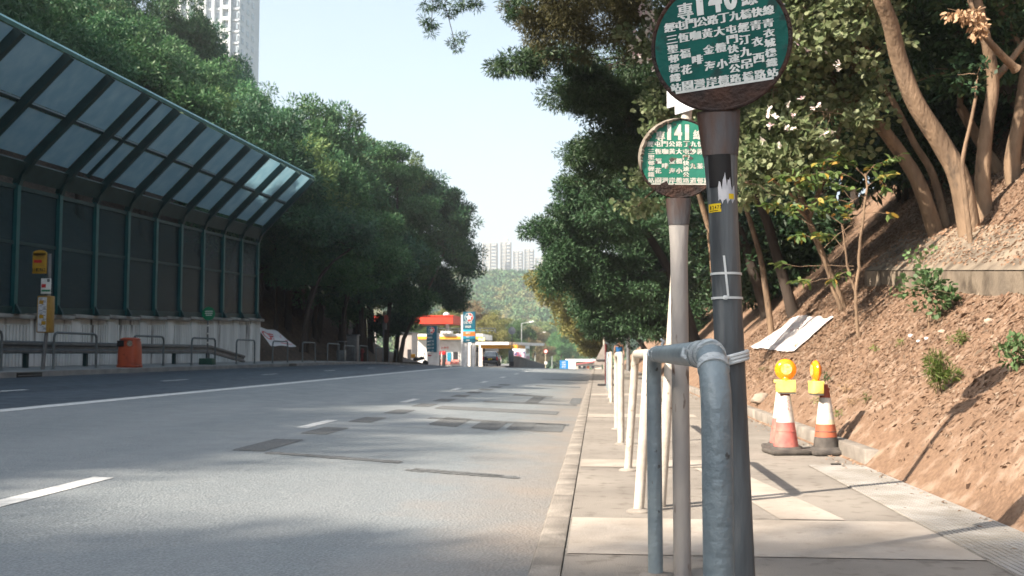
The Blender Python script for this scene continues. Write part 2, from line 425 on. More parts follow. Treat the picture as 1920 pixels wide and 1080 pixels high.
# ================================================================== NEAR RIGHT: rails, sign posts
M['galv'] = mat('grey_painted_steel', (.17, .22, .25), (.23, .285, .31), .45, .15, scale=9, bump=.55, bscale=48, c3=(.075, .085, .09), s3=34, lo3=.66, hi3=.72, spec=.5)
M['cream'] = mat('worn_cream_paint', (.50, .465, .41), (.37, .335, .29), .55, 0, scale=9, bump=.3, bscale=50, c3=(.22, .17, .13), s3=30, lo3=.64, hi3=.72)
M['tape'] = mat('white_tape', (.62, .66, .67), (.40, .46, .49), .45, 0, scale=25, bump=.8, bscale=90, stretch=(1, 1, 4))
M['tie'] = mat('white_nylon', (.68, .72, .72), (.55, .58, .58), .4, scale=30)
M['post'] = mat('weathered_post', (.13, .15, .162), (.055, .064, .072), .5, .2, scale=16, stretch=(1, 1, .14), bump=.5, bscale=60, c3=(.19, .205, .21), s3=26, lo3=.58, hi3=.72, spec=.5)
M['post2'] = mat('rusty_light_post', (.40, .375, .345), (.25, .245, .245), .6, .1, scale=6, stretch=(1, 1, .3), bump=.35, bscale=60, c3=(.10, .06, .04), s3=22, lo3=.62, hi3=.7)
M['rust'] = mat('rusted_steel', (.030, .026, .026), (.07, .038, .028), .75, .2, scale=14, bump=1.2, bscale=70)
M['rustcollar'] = mat('rust_stained_collar', (.075, .075, .08), (.085, .050, .038), .6, .2, scale=8, stretch=(1.5, 1.5, .35), bump=.4, bscale=40, lo=.45, hi=.62)
M['sgreen'] = mat('faded_green_sign_paint', (.001, .098, .082), (.001, .070, .060), .6, scale=7, bump=.35, bscale=60, c3=(.012, .05, .046), s3=26, lo3=.58, hi3=.68, spec=.2)
M['sgreen2'] = mat('bright_green_sign_paint', (.010, .17, .105), (.03, .20, .14), .5, scale=5, bump=.3, bscale=50, c3=(.10, .09, .06), s3=20, lo3=.66, hi3=.72)
M['sign_white'] = mat('sign_lettering', (.68, .72, .70), (.52, .58, .56), .55, scale=40, lo=.45, hi=.7, c3=(.12, .2, .18), s3=60, lo3=.64, hi3=.72)
M['sign_white2'] = mat('worn_sign_lettering', (.66, .66, .60), (.50, .50, .44), .55, scale=40, c3=(.20, .14, .09), s3=26, lo3=.63, hi3=.7)
M['peel'] = mat('peeling_film', (.33, .30, .25), (.15, .12, .09), .7, scale=16)
M['yellow'] = mat('yellow_sticker', (.72, .52, .02), None, .5)
M['black'] = mat('black_print', (.012, .012, .013), None, .6)
M['paper'] = mat('torn_paper', (.62, .63, .66), (.42, .45, .50), .7, scale=30)

def urail(name, label, Y0, L, x0, H, lean, m, r=.032, wrap=False):
    z0 = prof(Y0); pts = []; rc = .13
    def pt_(y, z): return Vector((x0 + lean * z, y, z + prof(y)))
    for z in (-.02, .3, .6, H - r - rc): pts.append(pt_(Y0, z))
    for a in (22, 45, 68, 90): pts.append(pt_(Y0 + rc - rc * math.cos(R(a)), H - r - rc + rc * math.sin(R(a))))
    pts += [pt_(Y0 + L * .5, H - r)]
    for a in (90, 68, 45, 22, 0): pts.append(pt_(Y0 + L - rc + rc * math.cos(R(a)), H - r - rc + rc * math.sin(R(a))))
    for z in (.6, .3, -.02): pts.append(pt_(Y0 + L, z))
    o = obj(name, MB().tube(pts, r, 18), m, at=(x0, Y0, z0)); tag(o, label, 'railing', 'U-shaped tube rails along the right kerb')
    for y in (Y0, Y0 + L):
        obj('concrete_footing', MB().lathe([(.075, -.02), (.075, .006), (.06, .014), (.034, .02)], (x0, y, prof(y)), 14), M['kerb'], o)
    return o
near = urail('tube_rail', 'blue-grey U-shaped pipe rail in the foreground, corner taped beside the large green sign post', 2.1, 2.3, .245, .99, 0, M['galv'])
wr = MB()
for i in range(7):
    a = R(12 + i * 13); c = Vector((.245, 2.1 + .13 - .13 * math.cos(a), .96 - .13 + .13 * math.sin(a)))
    tdir = Vector((0, math.sin(a), math.cos(a)))
    if i in (3, 5, 6):
        wr = MB(); wr.tube([c - tdir * .011, c + tdir * .011], .0338, 18); obj('tape_wrap', wr, M['tape'], near)
for ya_, yb_, r_ in ((2.28, 2.36, .0335), (2.42, 2.437, .034), (3.98, 4.02, .0345), (4.12, 4.17, .0335)):
    obj('tape_wrap', MB().tube([(.245, ya_, .958), (.245, yb_, .958)], r_, 18), M['tape'], near)
for y in (2.37, 4.0):
    wr = MB(); wr.tube([(.215, y, .965), (.205, y + .012, .972), (.20, y, .955), (.207, y - .012, .948)], [.004, .006, .006, .003], 8); obj('tape_knot', wr, M['tape'], near)
wr = MB(); wr.tube([(.255, 4.0, .99), (.262, 4.0, 1.01), (.252, 4.01, 1.018)], [.004, .007, .004], 8)
obj('tape_knot', wr, M['tape'], near)
urail('tube_rail', 'cream painted U-shaped rail leaning right, just beyond the grey foreground rail', 6.18, 2.15, .245, .99, .075, M['cream'])
urail('tube_rail', 'cream painted upright U-shaped rail seen end-on, third along the kerb', 10.7, 2.15, .245, .98, .004, M['cream'], .036)
urail('tube_rail', 'thin grey-white U-shaped rail fourth along the kerb, seen left of the third one', 19.5, 2.2, .265, 1.0, .0, M['cream'], .034)
urail('tube_rail', 'dark grey U-shaped rail farthest along the kerb beside the dark red post', 25.5, 2.2, .27, 1.0, .0, M['galv'], .034)

def polewrap(mb, base, axis, r, a0, a1, z0, z1, na=10, jag=None):
    """curved patch on a leaning pole: base point, axis per unit z"""
    def p(a, z): return Vector(base) + Vector(axis) * z + Vector((math.cos(a), math.sin(a), 0)) * r
    vs = []; fs = []
    for i in range(na + 1):
        a = a0 + (a1 - a0) * i / na
        lo, hi = (z0, z1) if jag is None else jag(i / na)
        vs += [p(a, lo), p(a, hi)]
    for i in range(na): fs.append((2 * i, 2 * i + 2, 2 * i + 3, 2 * i + 1))
    mb.add(vs, fs)
def ring(mb, base, axis, r, z, t=.0022, h=.006, tilt=0, n=36):
    vs = []; fs = []
    for k in range(n):
        a = 2 * math.pi * k / n; e = Vector((math.cos(a), math.sin(a), 0)); zz = z + tilt * math.cos(a)
        for rr, dz in ((r, -h / 2), (r + t, -h / 2), (r + t, h / 2), (r, h / 2)):
            vs.append(Vector(base) + Vector(axis) * (zz + dz) + e * rr)
    for k in range(n):
        q = (k + 1) % n
        for j in range(4): fs.append((k * 4 + j, q * 4 + j, q * 4 + (j + 1) % 4, k * 4 + (j + 1) % 4))
    mb.add(vs, fs)

COLS140 = ['三聖邨輕鐵站', '恆福花園', '咖啡灣', '黃金海岸', '大欖小欖', '屯門快速公路', '經汀九吊橋', '青衣西路', '青衣城機鐵站']
COLS141 = ['三聖邨輕鐵站', '恆福花園', '咖啡灣', '黃金海岸', '大欖小欖', '屯門快速公路', '沙　九　道', '霧　茶　邨', '頭　村　路']
put0 = put
def round_sign(name, label, base, top, r_pole, c, Rd, yaw, roll, num, row2, cols, m_post, m_face, m_txt, m_plate, chord, group):
    """pole from base to the plate's foot; plate centre c, radius Rd; chord: height of the face's straight lower edge (in Rd)"""
    t = T(name, label, 'bus stop sign', base, group)
    base = Vector(base); top = Vector(top); ax = (top - base) / (top.z - base.z)
    n_ = 28
    # pole with a flared, flattened head
    vs = []; fs = []
    hts = [(0, 1, 1), (.3, 1, 1), (.6, 1, 1), (top.z - .30, 1, 1), (top.z - .22, 1.02, .97), (top.z - .12, 1.15, .8), (top.z - .04, 1.36, .6), (top.z, 1.42, .5)]
    Mz = Matrix.Rotation(yaw, 3, 'Z')
    for z, kx, ky in hts:
        for k in range(n_):
            a = 2 * math.pi * k / n_
            vs.append(base + ax * z + Mz @ Vector((math.cos(a) * r_pole * kx, math.sin(a) * r_pole * ky, 0)))
    for i in range(len(hts) - 1):
        for k in range(n_): fs.append((i * n_ + k, i * n_ + (k + 1) % n_, (i + 1) * n_ + (k + 1) % n_, (i + 1) * n_ + k))
    fs.append(tuple(range(n_ - 1, -1, -1))); fs.append(tuple((len(hts) - 1) * n_ + k for k in range(n_)))
    q = 3 * n_
    obj('pole', MB().add(vs, fs), m_post, t)
    cb = MB()
    for zz0, zz1 in ((top.z - .115, top.z + .004),):
        v2 = []; f2 = []
        for z, kx, ky in ((zz0, 1.17, .83), (zz0 + .05, 1.31, .68), (zz1, 1.45, .55)):
            for k in range(n_):
                a = 2 * math.pi * k / n_; v2.append(base + ax * z + Mz @ Vector((math.cos(a) * (r_pole * kx + .0015), math.sin(a) * (r_pole * ky + .0015), 0)))
        for i in range(2):
            for k in range(n_): f2.append((i * n_ + k, i * n_ + (k + 1) % n_, (i + 1) * n_ + (k + 1) % n_, (i + 1) * n_ + k))
        cb.add(v2, f2)
    obj('rust_collar', cb, M['rustcollar'], t)
    # plate
    Rm = Matrix.Rotation(yaw, 3, 'Z') @ Matrix.Rotation(roll, 3, 'Y'); c = Vector(c)
    def fn(x, z, d=0.0): return c + Rm @ Vector((x, -d, z))
    N = 64; rim = [(math.cos(2 * math.pi * k / N) * Rd, math.sin(2 * math.pi * k / N) * Rd) for k in range(N)]
    pl = MB().prism([fn(x, z, .004) for x, z in rim], Rm @ Vector((0, .008, 0)))
    obj('plate', pl, m_plate, t)
    rb = MB()
    pts = [fn(x * 1.0, z * 1.0, .002) for x, z in rim]; pts.append(pts[0]); rb.tube(pts, .0052, 8, caps=False)
    obj('rim', rb, M['rust'], t)
    y0 = chord * Rd
    a0 = math.asin(chord); fc = [(math.cos(a) * Rd * .965, math.sin(a) * Rd * .965) for a in [a0 + (math.pi - 2 * a0) * k / 50 for k in range(51)]]
    fc = [(x, max(z, y0)) for x, z in fc]
    obj('green_face', MB().add([fn(x, z, .0046) for x, z in fc], [tuple(range(len(fc)))]), m_face, t)
    e = MB(); xh = math.sqrt(1 - chord ** 2) * Rd * .95
    e.add([fn(-xh, y0, .0052), fn(xh, y0, .0052), fn(xh, y0 + .035 * Rd, .0052), fn(-xh, y0 + .035 * Rd, .0052)], [(0, 1, 2, 3)])
    obj('white_edge', e, m_txt, t)
    tx = MB(); pas = [(0, .0054)]
    def put(mb, ch, cx, cy, w, h, f_, bold):
        for dx, dd in ((-.010, .0054), (0, .0057), (.010, .0060)): put0(mb, ch, cx + dx * Rd, cy, w, h, lambda x, z: fn(x, z, dd), .006 if not ch.isdigit() else .03)
    f2 = None
    u = Rd
    put(tx, '專', -.47 * u, .56 * u, .22 * u, .26 * u, f2, .02)
    for i, d in enumerate(num): put(tx, d, (-.25 + .225 * i) * u, .66 * u, (.18 if d != '1' else .08) * u, .40 * u, f2, .03)
    put(tx, '線', .47 * u, .60 * u, .22 * u, .24 * u, f2, .02)
    for i, ch in enumerate(row2): put(tx, ch, (-.72 + 1.44 * i / (len(row2) - 1)) * u, .36 * u, .148 * u, .14 * u, f2, .017)
    for i, col in enumerate(cols):
        x = (-.70 + 1.40 * i / 8) * u
        for j, ch in enumerate(col):
            if ch == '　': continue
            z = .17 - (.17 + .565) * j / (len(col) - 1)
            put(tx, ch, x, z * u, .148 * u, (.125 if len(col) > 5 else .14) * u, f2, .017)
    obj('lettering', tx, m_txt, t)
    return t, fn, base, ax

c140 = P(1351, 81, 2.60); b140 = GZ(1393, 1113); b140 = Vector((.372, 2.62, 0)); 
t140 = P(1347, 212, 2.62)
s140, fn140, bb, axx = round_sign('bus_stop_sign', 'large round green sign reading 140 on a dark post, top cut off by the frame', b140, t140, .038, c140, .178, R(-14), R(-4), '140', '經屯門公路丁九橋快線', COLS140, M['post'], M['sgreen'], M['sign_white'], M['rust'], -.665, 'round green route signs on posts')
# stickers and ties on that post
sk = MB()
def jag(t_):
    k = math.sin(t_ * 21) * .010 + math.sin(t_ * 47) * .006
    return (1.365 - .012 + k * .6, 1.365 + .050 + k * 1.4 - abs(t_ - .45) * .06)
fa = math.atan2(-bb.y, -bb.x)
fr_ = lambda z: bb + axx * z
polewrap(sk, bb, axx, .0388, fa - .25, fa + .95, 0, 0, 14, jag)
obj('torn_sticker', sk, M['paper'], s140)
ys_ = MB(); polewrap(ys_, bb, axx, .0390, fa - 1.15, fa - .1, 1.325, 1.347, 10); obj('yellow_sticker', ys_, M['yellow'], s140)
y2 = MB(); polewrap(y2, bb, axx, .0391, fa + .45, fa + .85, 1.358, 1.372, 6); obj('yellow_scrap', y2, M['yellow'], s140)
st = MB()
def onpole(x, z): a = fa + x / .0394; return bb + axx * z + Vector((math.cos(a), math.sin(a), 0)) * .0394
for i, ch in enumerate('2477'): put(st, ch, -.026 + .0072 * i, 1.337, .0048, .0095, lambda x, z: onpole(x, z), .02)
st2 = MB()
polewrap(st2, bb, axx, .0393, fa - .95, fa - .83, 1.3325, 1.3415, 3)
polewrap(st2, bb, axx, .0393, fa - 1.0, fa - .3, 1.3275, 1.3292, 8)
obj('sticker_number', st, M['black'], s140); obj('sticker_print', st2, M['black'], s140)
dk = MB()
for z0, z1, a0, a1 in ((1.39, 1.475, -.95, .75),):
    polewrap(dk, bb, axx, .0384, fa + a0, fa + a1, z0, z1, 10)
obj('glue_residue', dk, M['black'], s140)
for z, nm in ((1.166, 'white cable tie with a long upright tail round the 140 sign post, upper one'), (1.103, 'white cable tie with its head in front, lower one round the 140 sign post')):
    g = MB(); ring(g, bb, axx, .0384, z)
    o = obj('cable_tie', g, M['tie'], at=tuple(bb + axx * z)); tag(o, nm, 'cable tie', 'cable ties on the large sign post')
    h = MB()
    if z > 1.13:
        pa = [onpole(-.002 + .006 * k / 5, z + .045 - .105 * k / 5) + Vector((-.001, -.004, 0)) for k in range(6)]
        for i in range(5):
            h.quad(pa[i] + Vector((-.0028, 0, 0)), pa[i] + Vector((.0028, 0, 0)), pa[i + 1] + Vector((.0028, 0, 0)), pa[i + 1] + Vector((-.0028, 0, 0)))
        obj('tail', h, M['tie'], o)
    else:
        h.box(onpole(-.004, z) + Vector((0, -.003, 0)), (.011, .007, .011), bev=.002); obj('head', h, M['tie'], o)
g = MB()
e1 = [Vector((.245, 2.2, .955)), Vector((.30, 2.33, .955)), Vector((.345, 2.44, .952)), Vector((.40, 2.57, .95)), Vector((.425, 2.62, .953)), Vector((.408, 2.66, .957)), Vector((.35, 2.67, .96)), Vector((.27, 2.5, .965))]
pp = []
for k in range(30):
    a = 2 * math.pi * k / 30
    pp.append(bb + axx * (.945 + .012 * math.cos(a)) + Vector((math.cos(a), math.sin(a), 0)) * .0455)
pp.append(pp[0])
for dz in (-.008, .001, .009): g.tube([p + Vector((0, 0, dz)) for p in pp], .0052, 8, caps=False)
g.tube([onpole(-.004, .95) + Vector((0, -.006, 0)), (.300, 2.42, .948), (.262, 2.26, .944)], .006, 8)
tag(obj('hose_binding', g, M['tie'], at=tuple(bb + axx * .945)), 'white plastic tubing bound round the large sign post at rail height', 'binding')
g = MB()
q0 = onpole(-.0155, .93) + Vector((-.004, -.012, 0))
loop = [q0 + Vector((math.cos(a) * .006, math.cos(a) * .004, -.055 + math.sin(a) * .017)) for a in [R(20 * k) for k in range(18)]]
loop.append(loop[0]); g.tube(loop, .0026, 6, caps=False); g.tube([q0 + Vector((0, 0, .01)), q0 + Vector((.003, 0, -.008)), q0 + Vector((.006, 0, -.032)), q0 + Vector((.002, 0, -.04))], [.003, .006, .005, .003], 8)
M['purple'] = mat('purple_tag', (.16, .008, .07), (.25, .02, .12), .5, scale=60)
o = tag(obj('luggage_tag', g, M['purple'], at=tuple(q0)), 'small purple and yellow tag hanging by the taped rail corner', 'tag')
obj('yellow_label', MB().box(q0 + Vector((.0005, -.004, -.021)), (.006, .003, .022), bev=.001), M['yellow'], o)

c141 = P(1273, 297, 4.42); b141 = Vector((.362, 4.43, 0)); t141 = P(1272, 374, 4.43)
s141, fn141, bb1, ax1 = round_sign('bus_stop_sign', 'smaller round green sign reading 141 with a peeling rim on a rusty pale post', b141, t141, .038, c141, .176, R(3), R(.6), '141', '經屯門公路丁九快線', COLS141, M['post2'], M['sgreen2'], M['sign_white2'], M['rust'], -.675, 'round green route signs on posts')
pe = MB(); vs = []; fs = []
NN = 40
for k in range(NN + 1):
    a = R(88 + 112 * k / NN); wv = .5 + .5 * math.sin(k * 1.3) * .4 + .25 * math.sin(k * 2.9); env = math.sin(math.pi * k / NN) ** .5
    ro = .181; ri = .176 - (.012 + .016 * wv) * env; l_ = .006 + (.012 + .010 * wv) * env
    for rr, d in ((ro, .003), (ro - .004, .010 * env + .004), ((ro + ri) / 2, l_ + .004), (ri, l_ - .004)):
        vs.append(fn141(math.cos(a) * rr, math.sin(a) * rr, d))
for k in range(NN):
    for j in range(3): fs.append((k * 4 + j, k * 4 + j + 1, (k + 1) * 4 + j + 1, (k + 1) * 4 + j))
obj('peeling_edge', pe.add(vs, fs), M['peel'], s141)
br = MB()
for x0, z0, s in ((-.055, -.128, .028), (-.02, -.133, .02)):
    br = MB(); br.add([fn141(x0 - s, z0 + .012, .0062), fn141(x0 - s * .6, z0 - .006, .0062), fn141(x0 + s, z0 - .004, .0062), fn141(x0 + s * .3, z0 + .01, .0062), fn141(x0, z0 + s * .95, .0062), fn141(x0 - s * .4, z0 + s * .7, .0062)], [tuple(range(6))]); obj('torn_patch', br, M['rust'], s141)
for x0, z0, s in ((.048, .05, .012), (.05, .028, .009), (-.033, -.008, .013), (.052, .0, .011), (-.10, -.02, .009), (.03, .07, .006)):
    br = MB(); br.add([fn141(x0 + s * math.cos(a) * random.uniform(.5, 1.1), z0 + s * math.sin(a) * random.uniform(.4, 1), .0062) for a in [R(36 * k) for k in range(10)]], [tuple(range(10))]); obj('rust_spot', br, M['rustcollar'], s141)
# third post: tall cream post whose plates are turned away, behind the two signs
b3 = Vector((.39, 6.4, 0)); t3 = Vector((.635, 6.4, 3.2)); a3 = (t3 - b3) / 3.2
t = T('bus_stop_sign', 'tall leaning cream post behind the 141 sign, its plates hidden by the 140 sign', 'bus stop sign', b3)
obj('pole', MB().tube([b3 + a3 * z for z in (-.02, .8, 1.6, 2.4, 3.2)], .034, 18), M['cream'], t)
pc = b3 + a3 * 3.02; N = 40
R3 = Matrix.Rotation(R(-52), 3, 'Z'); a3v = lambda z: b3 + a3 * z + R3 @ Vector((0, -.045, 0))
obj('plate', MB().prism([a3v(3.02) + R3 @ Vector((math.cos(2 * math.pi * k / N) * .235, 0, math.sin(2 * math.pi * k / N) * .235)) for k in range(N)], R3 @ Vector((0, .01, 0))), M['sgreen'], t)
obj('plate', MB().box(a3v(2.66) + R3 @ Vector((.0, 0, 0)), (.30, .012, .20), R3, bev=.004), M['paper'], t)
obj('plate', MB().box(a3v(2.53) + R3 @ Vector((.04, 0, 0)), (.20, .012, .06), R3, bev=.004), M['paper'], t)

# ================================================================== LEFT SIDE: barrier, wall, crash rail, rails, stop signs
M['teal'] = mat('teal_painted_steel', (.004, .068, .072), (.006, .085, .090), .5, .1, scale=3, bump=.2, bscale=30, spec=.4)
M['darkteal'] = mat('dark_teal_steel', (.006, .028, .030), (.010, .040, .042), .55, .1, scale=3)
def glassy(name, col, trans, rough=.35, dirt=(.3, .33, .33)):
    m = bpy.data.materials.new(name); m.use_nodes = True; n = m.node_tree.nodes; l = m.node_tree.links
    b = n['Principled BSDF']; b.inputs['Roughness'].default_value = rough; b.inputs['Specular IOR Level'].default_value = .5
    tc = n.new('ShaderNodeTexCoord'); mp = n.new('ShaderNodeMapping'); mp.inputs['Scale'].default_value = (1, 1, .45); l.new(tc.outputs['Object'], mp.inputs['Vector'])
    nz = n.new('ShaderNodeTexNoise'); nz.inputs['Scale'].default_value = 2.2; nz.inputs['Detail'].default_value = 8; l.new(mp.outputs[0], nz.inputs['Vector'])
    mx = n.new('ShaderNodeMix'); mx.data_type = 'RGBA'; mx.inputs[6].default_value = (*col, 1); mx.inputs[7].default_value = (*dirt, 1)
    mr = n.new('ShaderNodeMapRange'); mr.inputs['From Min'].default_value = .4; mr.inputs['From Max'].default_value = .75; l.new(nz.outputs['Fac'], mr.inputs['Value']); l.new(mr.outputs[0], mx.inputs[0])
    l.new(mx.outputs[2], b.inputs['Base Color'])
    tl = n.new('ShaderNodeBsdfTranslucent'); l.new(mx.outputs[2], tl.inputs['Color'])
    tp = n.new('ShaderNodeBsdfTransparent'); tp.inputs['Color'].default_value = (.62, .82, .90, 1)
    m1 = n.new('ShaderNodeMixShader'); m1.inputs[0].default_value = .55; l.new(b.outputs[0], m1.inputs[1]); l.new(tl.outputs[0], m1.inputs[2])
    m2 = n.new('ShaderNodeMixShader'); m2.inputs[0].default_value = trans; l.new(m1.outputs[0], m2.inputs[1]); l.new(tp.outputs[0], m2.inputs[2])
    l.new(m2.outputs[0], n['Material Output'].inputs['Surface']); return m
M['canopy_panel'] = glassy('frosted_canopy_panel', (.27, .39, .45), .32, .3, (.38, .48, .52))
M['wall_panel'] = glassy('smoky_clear_panel', (.022, .044, .056), .62, .25, (.05, .075, .085))
WX = -16.8
def wtop(Y): return 2.12 + .0287 * (Y - 28)
def fold(Y): return 6.33 + .0295 * (Y - 28)
posts = [48.0 - 2.29 * k for k in range(31)]       # last one beyond the left edge of the picture, behind the camera
nb = T('noise_barrier', 'dark teal steel noise barrier with clear panels and overhanging frosted canopy on the left', 'noise barrier', (WX, 30, 2))
CX, CD = -14.1, 2.71
def can(Y, t): return Vector((WX + (CX - WX) * t, Y, fold(Y) + .02 + CD * t))
for Y in posts:
    p0 = wtop(Y); f0 = fold(Y)
    mb = MB()
    pts = [Vector((WX, Y, p0)), Vector((WX, Y, f0 - .42)), Vector((WX + .13, Y, f0 - .05)), can(Y, .14) + Vector((.07, 0, -.07)), can(Y, 1.0) + Vector((.06, 0, -.06))]
    rf_ = MB()
    for j, (a, b) in enumerate(zip(pts[:-1], pts[1:])):
        d = (b - a); uu = d.normalized(); vv = Vector((0, 1, 0)); rot = Matrix((vv.cross(uu), vv, uu)).transposed()
        (mb if j == 0 else rf_).box((a + b) / 2, ((.15, .22, .26, .24)[j], .17, d.length + .02), rot)
    obj('rafter', rf_, M['darkteal'], nb, smooth=False); obj('post', mb, M['teal'], nb, smooth=False)  # rafters darker than the posts: the canopy's shade is put into their colour
    mb = MB(); mb.prism([(WX - .12, Y - .04, p0), (WX + .26, Y - .04, p0), (WX + .09, Y - .04, p0 + .3)], (0, .08, 0)); mb.box((WX + .08, Y, p0 + .012), (.4, .3, .03))
    obj('base_bracket', mb, M['darkteal'], nb, smooth=False)
ya, yb = posts[-1], posts[0]
def runbar(name, fa, sx, sz, m, rot=None):
    a, b = fa(ya - .1), fa(yb + .1); d = b - a
    obj(name, MB().box((a + b) / 2, (sx, d.length, sz), (d.to_track_quat('Y', 'Z').to_matrix() @ (rot or Matrix.Identity(3)))), m, nb, smooth=False)
runbar('bottom_rail', lambda y: Vector((WX - .02, y, wtop(y) + .12)), .10, .20, M['darkteal'])
runbar('middle_rail', lambda y: Vector((WX - .04, y, (wtop(y) + fold(y)) / 2 - .02)), .07, .10, M['darkteal'])
runbar('head_beam', lambda y: Vector((WX - .03, y, fold(y) - .52)), .10, .12, M['darkteal'])
runbar('eaves_beam', lambda y: Vector((WX + .13, y, fold(y) - .02)), .14, .55, M['darkteal'], Matrix.Rotation(R(28), 3, 'Y'))
runbar('purlin', lambda y: can(y, .53) + Vector((-.05, 0, .05)), .09, .12, M['darkteal'], Matrix.Rotation(R(-45), 3, 'Y'))
M['canedge'] = mat('light_teal_edge_trim', (.10, .30, .31), (.16, .38, .39), .4, .2, scale=3)
runbar('edge_trim', lambda y: can(y, 1.02), .10, .13, M['canedge'], Matrix.Rotation(R(-45), 3, 'Y'))
for i, (y1, y0) in enumerate(zip(posts[:-1], posts[1:])):
    for z0f, z1f in ((lambda y: wtop(y) + .2, lambda y: (wtop(y) + fold(y)) / 2 - .06), (lambda y: (wtop(y) + fold(y)) / 2 + .03, lambda y: fold(y) - .57)):
        a, b = y0 + .075, y1 - .075
        obj('clear_panel', MB().prism([(WX - .03, a, z0f(a)), (WX - .03, b, z0f(b)), (WX - .03, b, z1f(b)), (WX - .03, a, z1f(a))], (-.012, 0, 0)), M['wall_panel'], nb, smooth=False)
    for t0, t1 in ((.12, .505), (.555, .985)):
        a, b = y0 + .075, y1 - .075; n = Vector((-.7, 0, .7)) * .05
        obj('canopy_panel', MB().prism([can(a, t0) + n, can(b, t0) + n, can(b, t1) + n, can(a, t1) + n], (-.008, 0, .008)), M['canopy_panel'], nb, smooth=False)
# the bay with an extra mullion
ym = (posts[9] + posts[10]) / 2
mb = MB(); mb.box((WX - .01, ym, (wtop(ym) + fold(ym)) / 2 - .2), (.07, .08, fold(ym) - wtop(ym) - .45)); obj('mullion', mb, M['darkteal'], nb, smooth=False)
ym = (posts[7] + posts[8]) / 2
a, b = can(ym, .1), can(ym, 1); d = b - a
obj('mullion', MB().box((a + b) / 2, (.08, .12, d.length), d.to_track_quat('Z', 'Y').to_matrix()), M['darkteal'], nb, smooth=False)

# ribbed concrete wall under it
M['ribwall'] = mat('stained_ribbed_concrete', (.70, .72, .72), (.52, .54, .54), .85, scale=1.1, stretch=(1, 1.6, .18), bump=.5, bscale=30, c3=(.07, .065, .06), s3=1.5, lo3=.58, hi3=.72)
M['copes'] = mat('wall_coping', (.33, .34, .33), (.20, .20, .19), .85, scale=2, bump=.4, bscale=40)
cw = T('concrete_wall', 'stained pale concrete wall with vertical ribs under the noise barrier', 'wall', (WX, 30, .6))
mb = MB(); ye = 48.9
yy = -22.0; wallb = lambda y: road_z(-13.9, y) + .1
mb.prism([(WX - .1, -22, wallb(-22)), (WX - .1, ye, wallb(ye)), (WX - .1, ye, wtop(ye) - .12), (WX - .1, -22, wtop(-22) - .12)], (-.35, 0, 0))
obj('wall_face', mb, M['ribwall'], cw, smooth=False)
rb = MB(); k = 0; yy = -2.0
while yy < ye - .1:
    if k % 14 < 11:
        z0, z1 = wallb(yy) + .05, wtop(yy) - .32
        rb.box((WX - .08, yy, (z0 + z1) / 2), (.07, .10, z1 - z0))
    else:
        z0, z1 = wallb(yy), wtop(yy) - .125
        rb.box((WX - .075, yy, (z0 + z1) / 2), (.08, .17, z1 - z0))
    yy += .17; k += 1
obj('ribs', rb, M['ribwall'], cw, smooth=False)
mb = MB(); y = -22
while y < ye:
    L = min(2.28, ye - y); mb.box((WX - .2, y + L / 2, wtop(y + L / 2) - .06), (.62, L - .03, .12), bev=.02); y += 2.29
obj('coping', mb, M['copes'], cw)
# crash barrier
M['zinc'] = mat('dull_galvanised_steel', (.085, .10, .115), (.13, .15, .165), .45, .5, scale=4, bump=.2, bscale=30)
cb = T('crash_barrier', 'long dull steel crash barrier in front of the ribbed wall, its far end turned down', 'crash barrier', (-15.95, 30, .5))
prof_w = [(0, .16), (.05, .13), (.05, .07), (0, .03), (0, -.03), (.05, -.07), (.05, -.13), (0, -.16)]
vs = []; fs = []; ysb = [-22, 10, 30, 38, 40, 41.2, 42.6, 44]
for y in ysb:
    g = road_z(-13.9, y) + .13; dz = 0 if y <= 40 else -(y - 40) * .105
    for x, z in prof_w: vs.append((-15.95 + x * 1.3, y, g + .62 + dz + z * 1.1))
for i in range(len(ysb) - 1):
    for j in range(7): fs.append((i * 8 + j, i * 8 + j + 1, (i + 1) * 8 + j + 1, (i + 1) * 8 + j))
obj('beam', MB().add(vs, fs), M['zinc'], cb)
for y in [0.5 + 3.3 * k for k in range(13)]:
    g = road_z(-13.9, y) + .13
    obj('post', MB().box((-16.08, y, g + .3), (.12, .12, .75)), M['darkteal'], cb, smooth=False)
# tube rails along the left kerb
M['dkgalv'] = mat('grey_tube_steel', (.12, .145, .155), (.09, .11, .12), .5, .3, scale=5, bump=.2, bscale=40)
RX = -14.72
def frail(label, y0, y1, hz=1.0, m=None):
    zz = lambda y: road_z(-13.9, y) + .145
    rc = .16; pts = [(RX, y0, zz(y0) - .02), (RX, y0, zz(y0) + hz - rc)]
    for a in (30, 60, 90): pts.append((RX, y0 + rc - rc * math.cos(R(a)), zz(y0) + hz - rc + rc * math.sin(R(a))))
    for a in (90, 60, 30, 0): pts.append((RX, y1 - rc + rc * math.cos(R(a)), zz(y1) + hz - rc + rc * math.sin(R(a))))
    pts += [(RX, y1, zz(y1) - .02)]
    o = obj('tube_rail', MB().tube(pts, .034, 12), m or M['dkgalv'], at=(RX, y0, zz(y0))); tag(o, label, 'railing', 'grey tube rails along the left kerb')
    for y in (y0, y1): obj('base_plate', MB().lathe([(.07, -.002), (.07, .012), (.036, .02)], (RX, y, zz(y)), 12), M['dkgalv'], o)
yofx = lambda px: PX(px, 680, RX).y
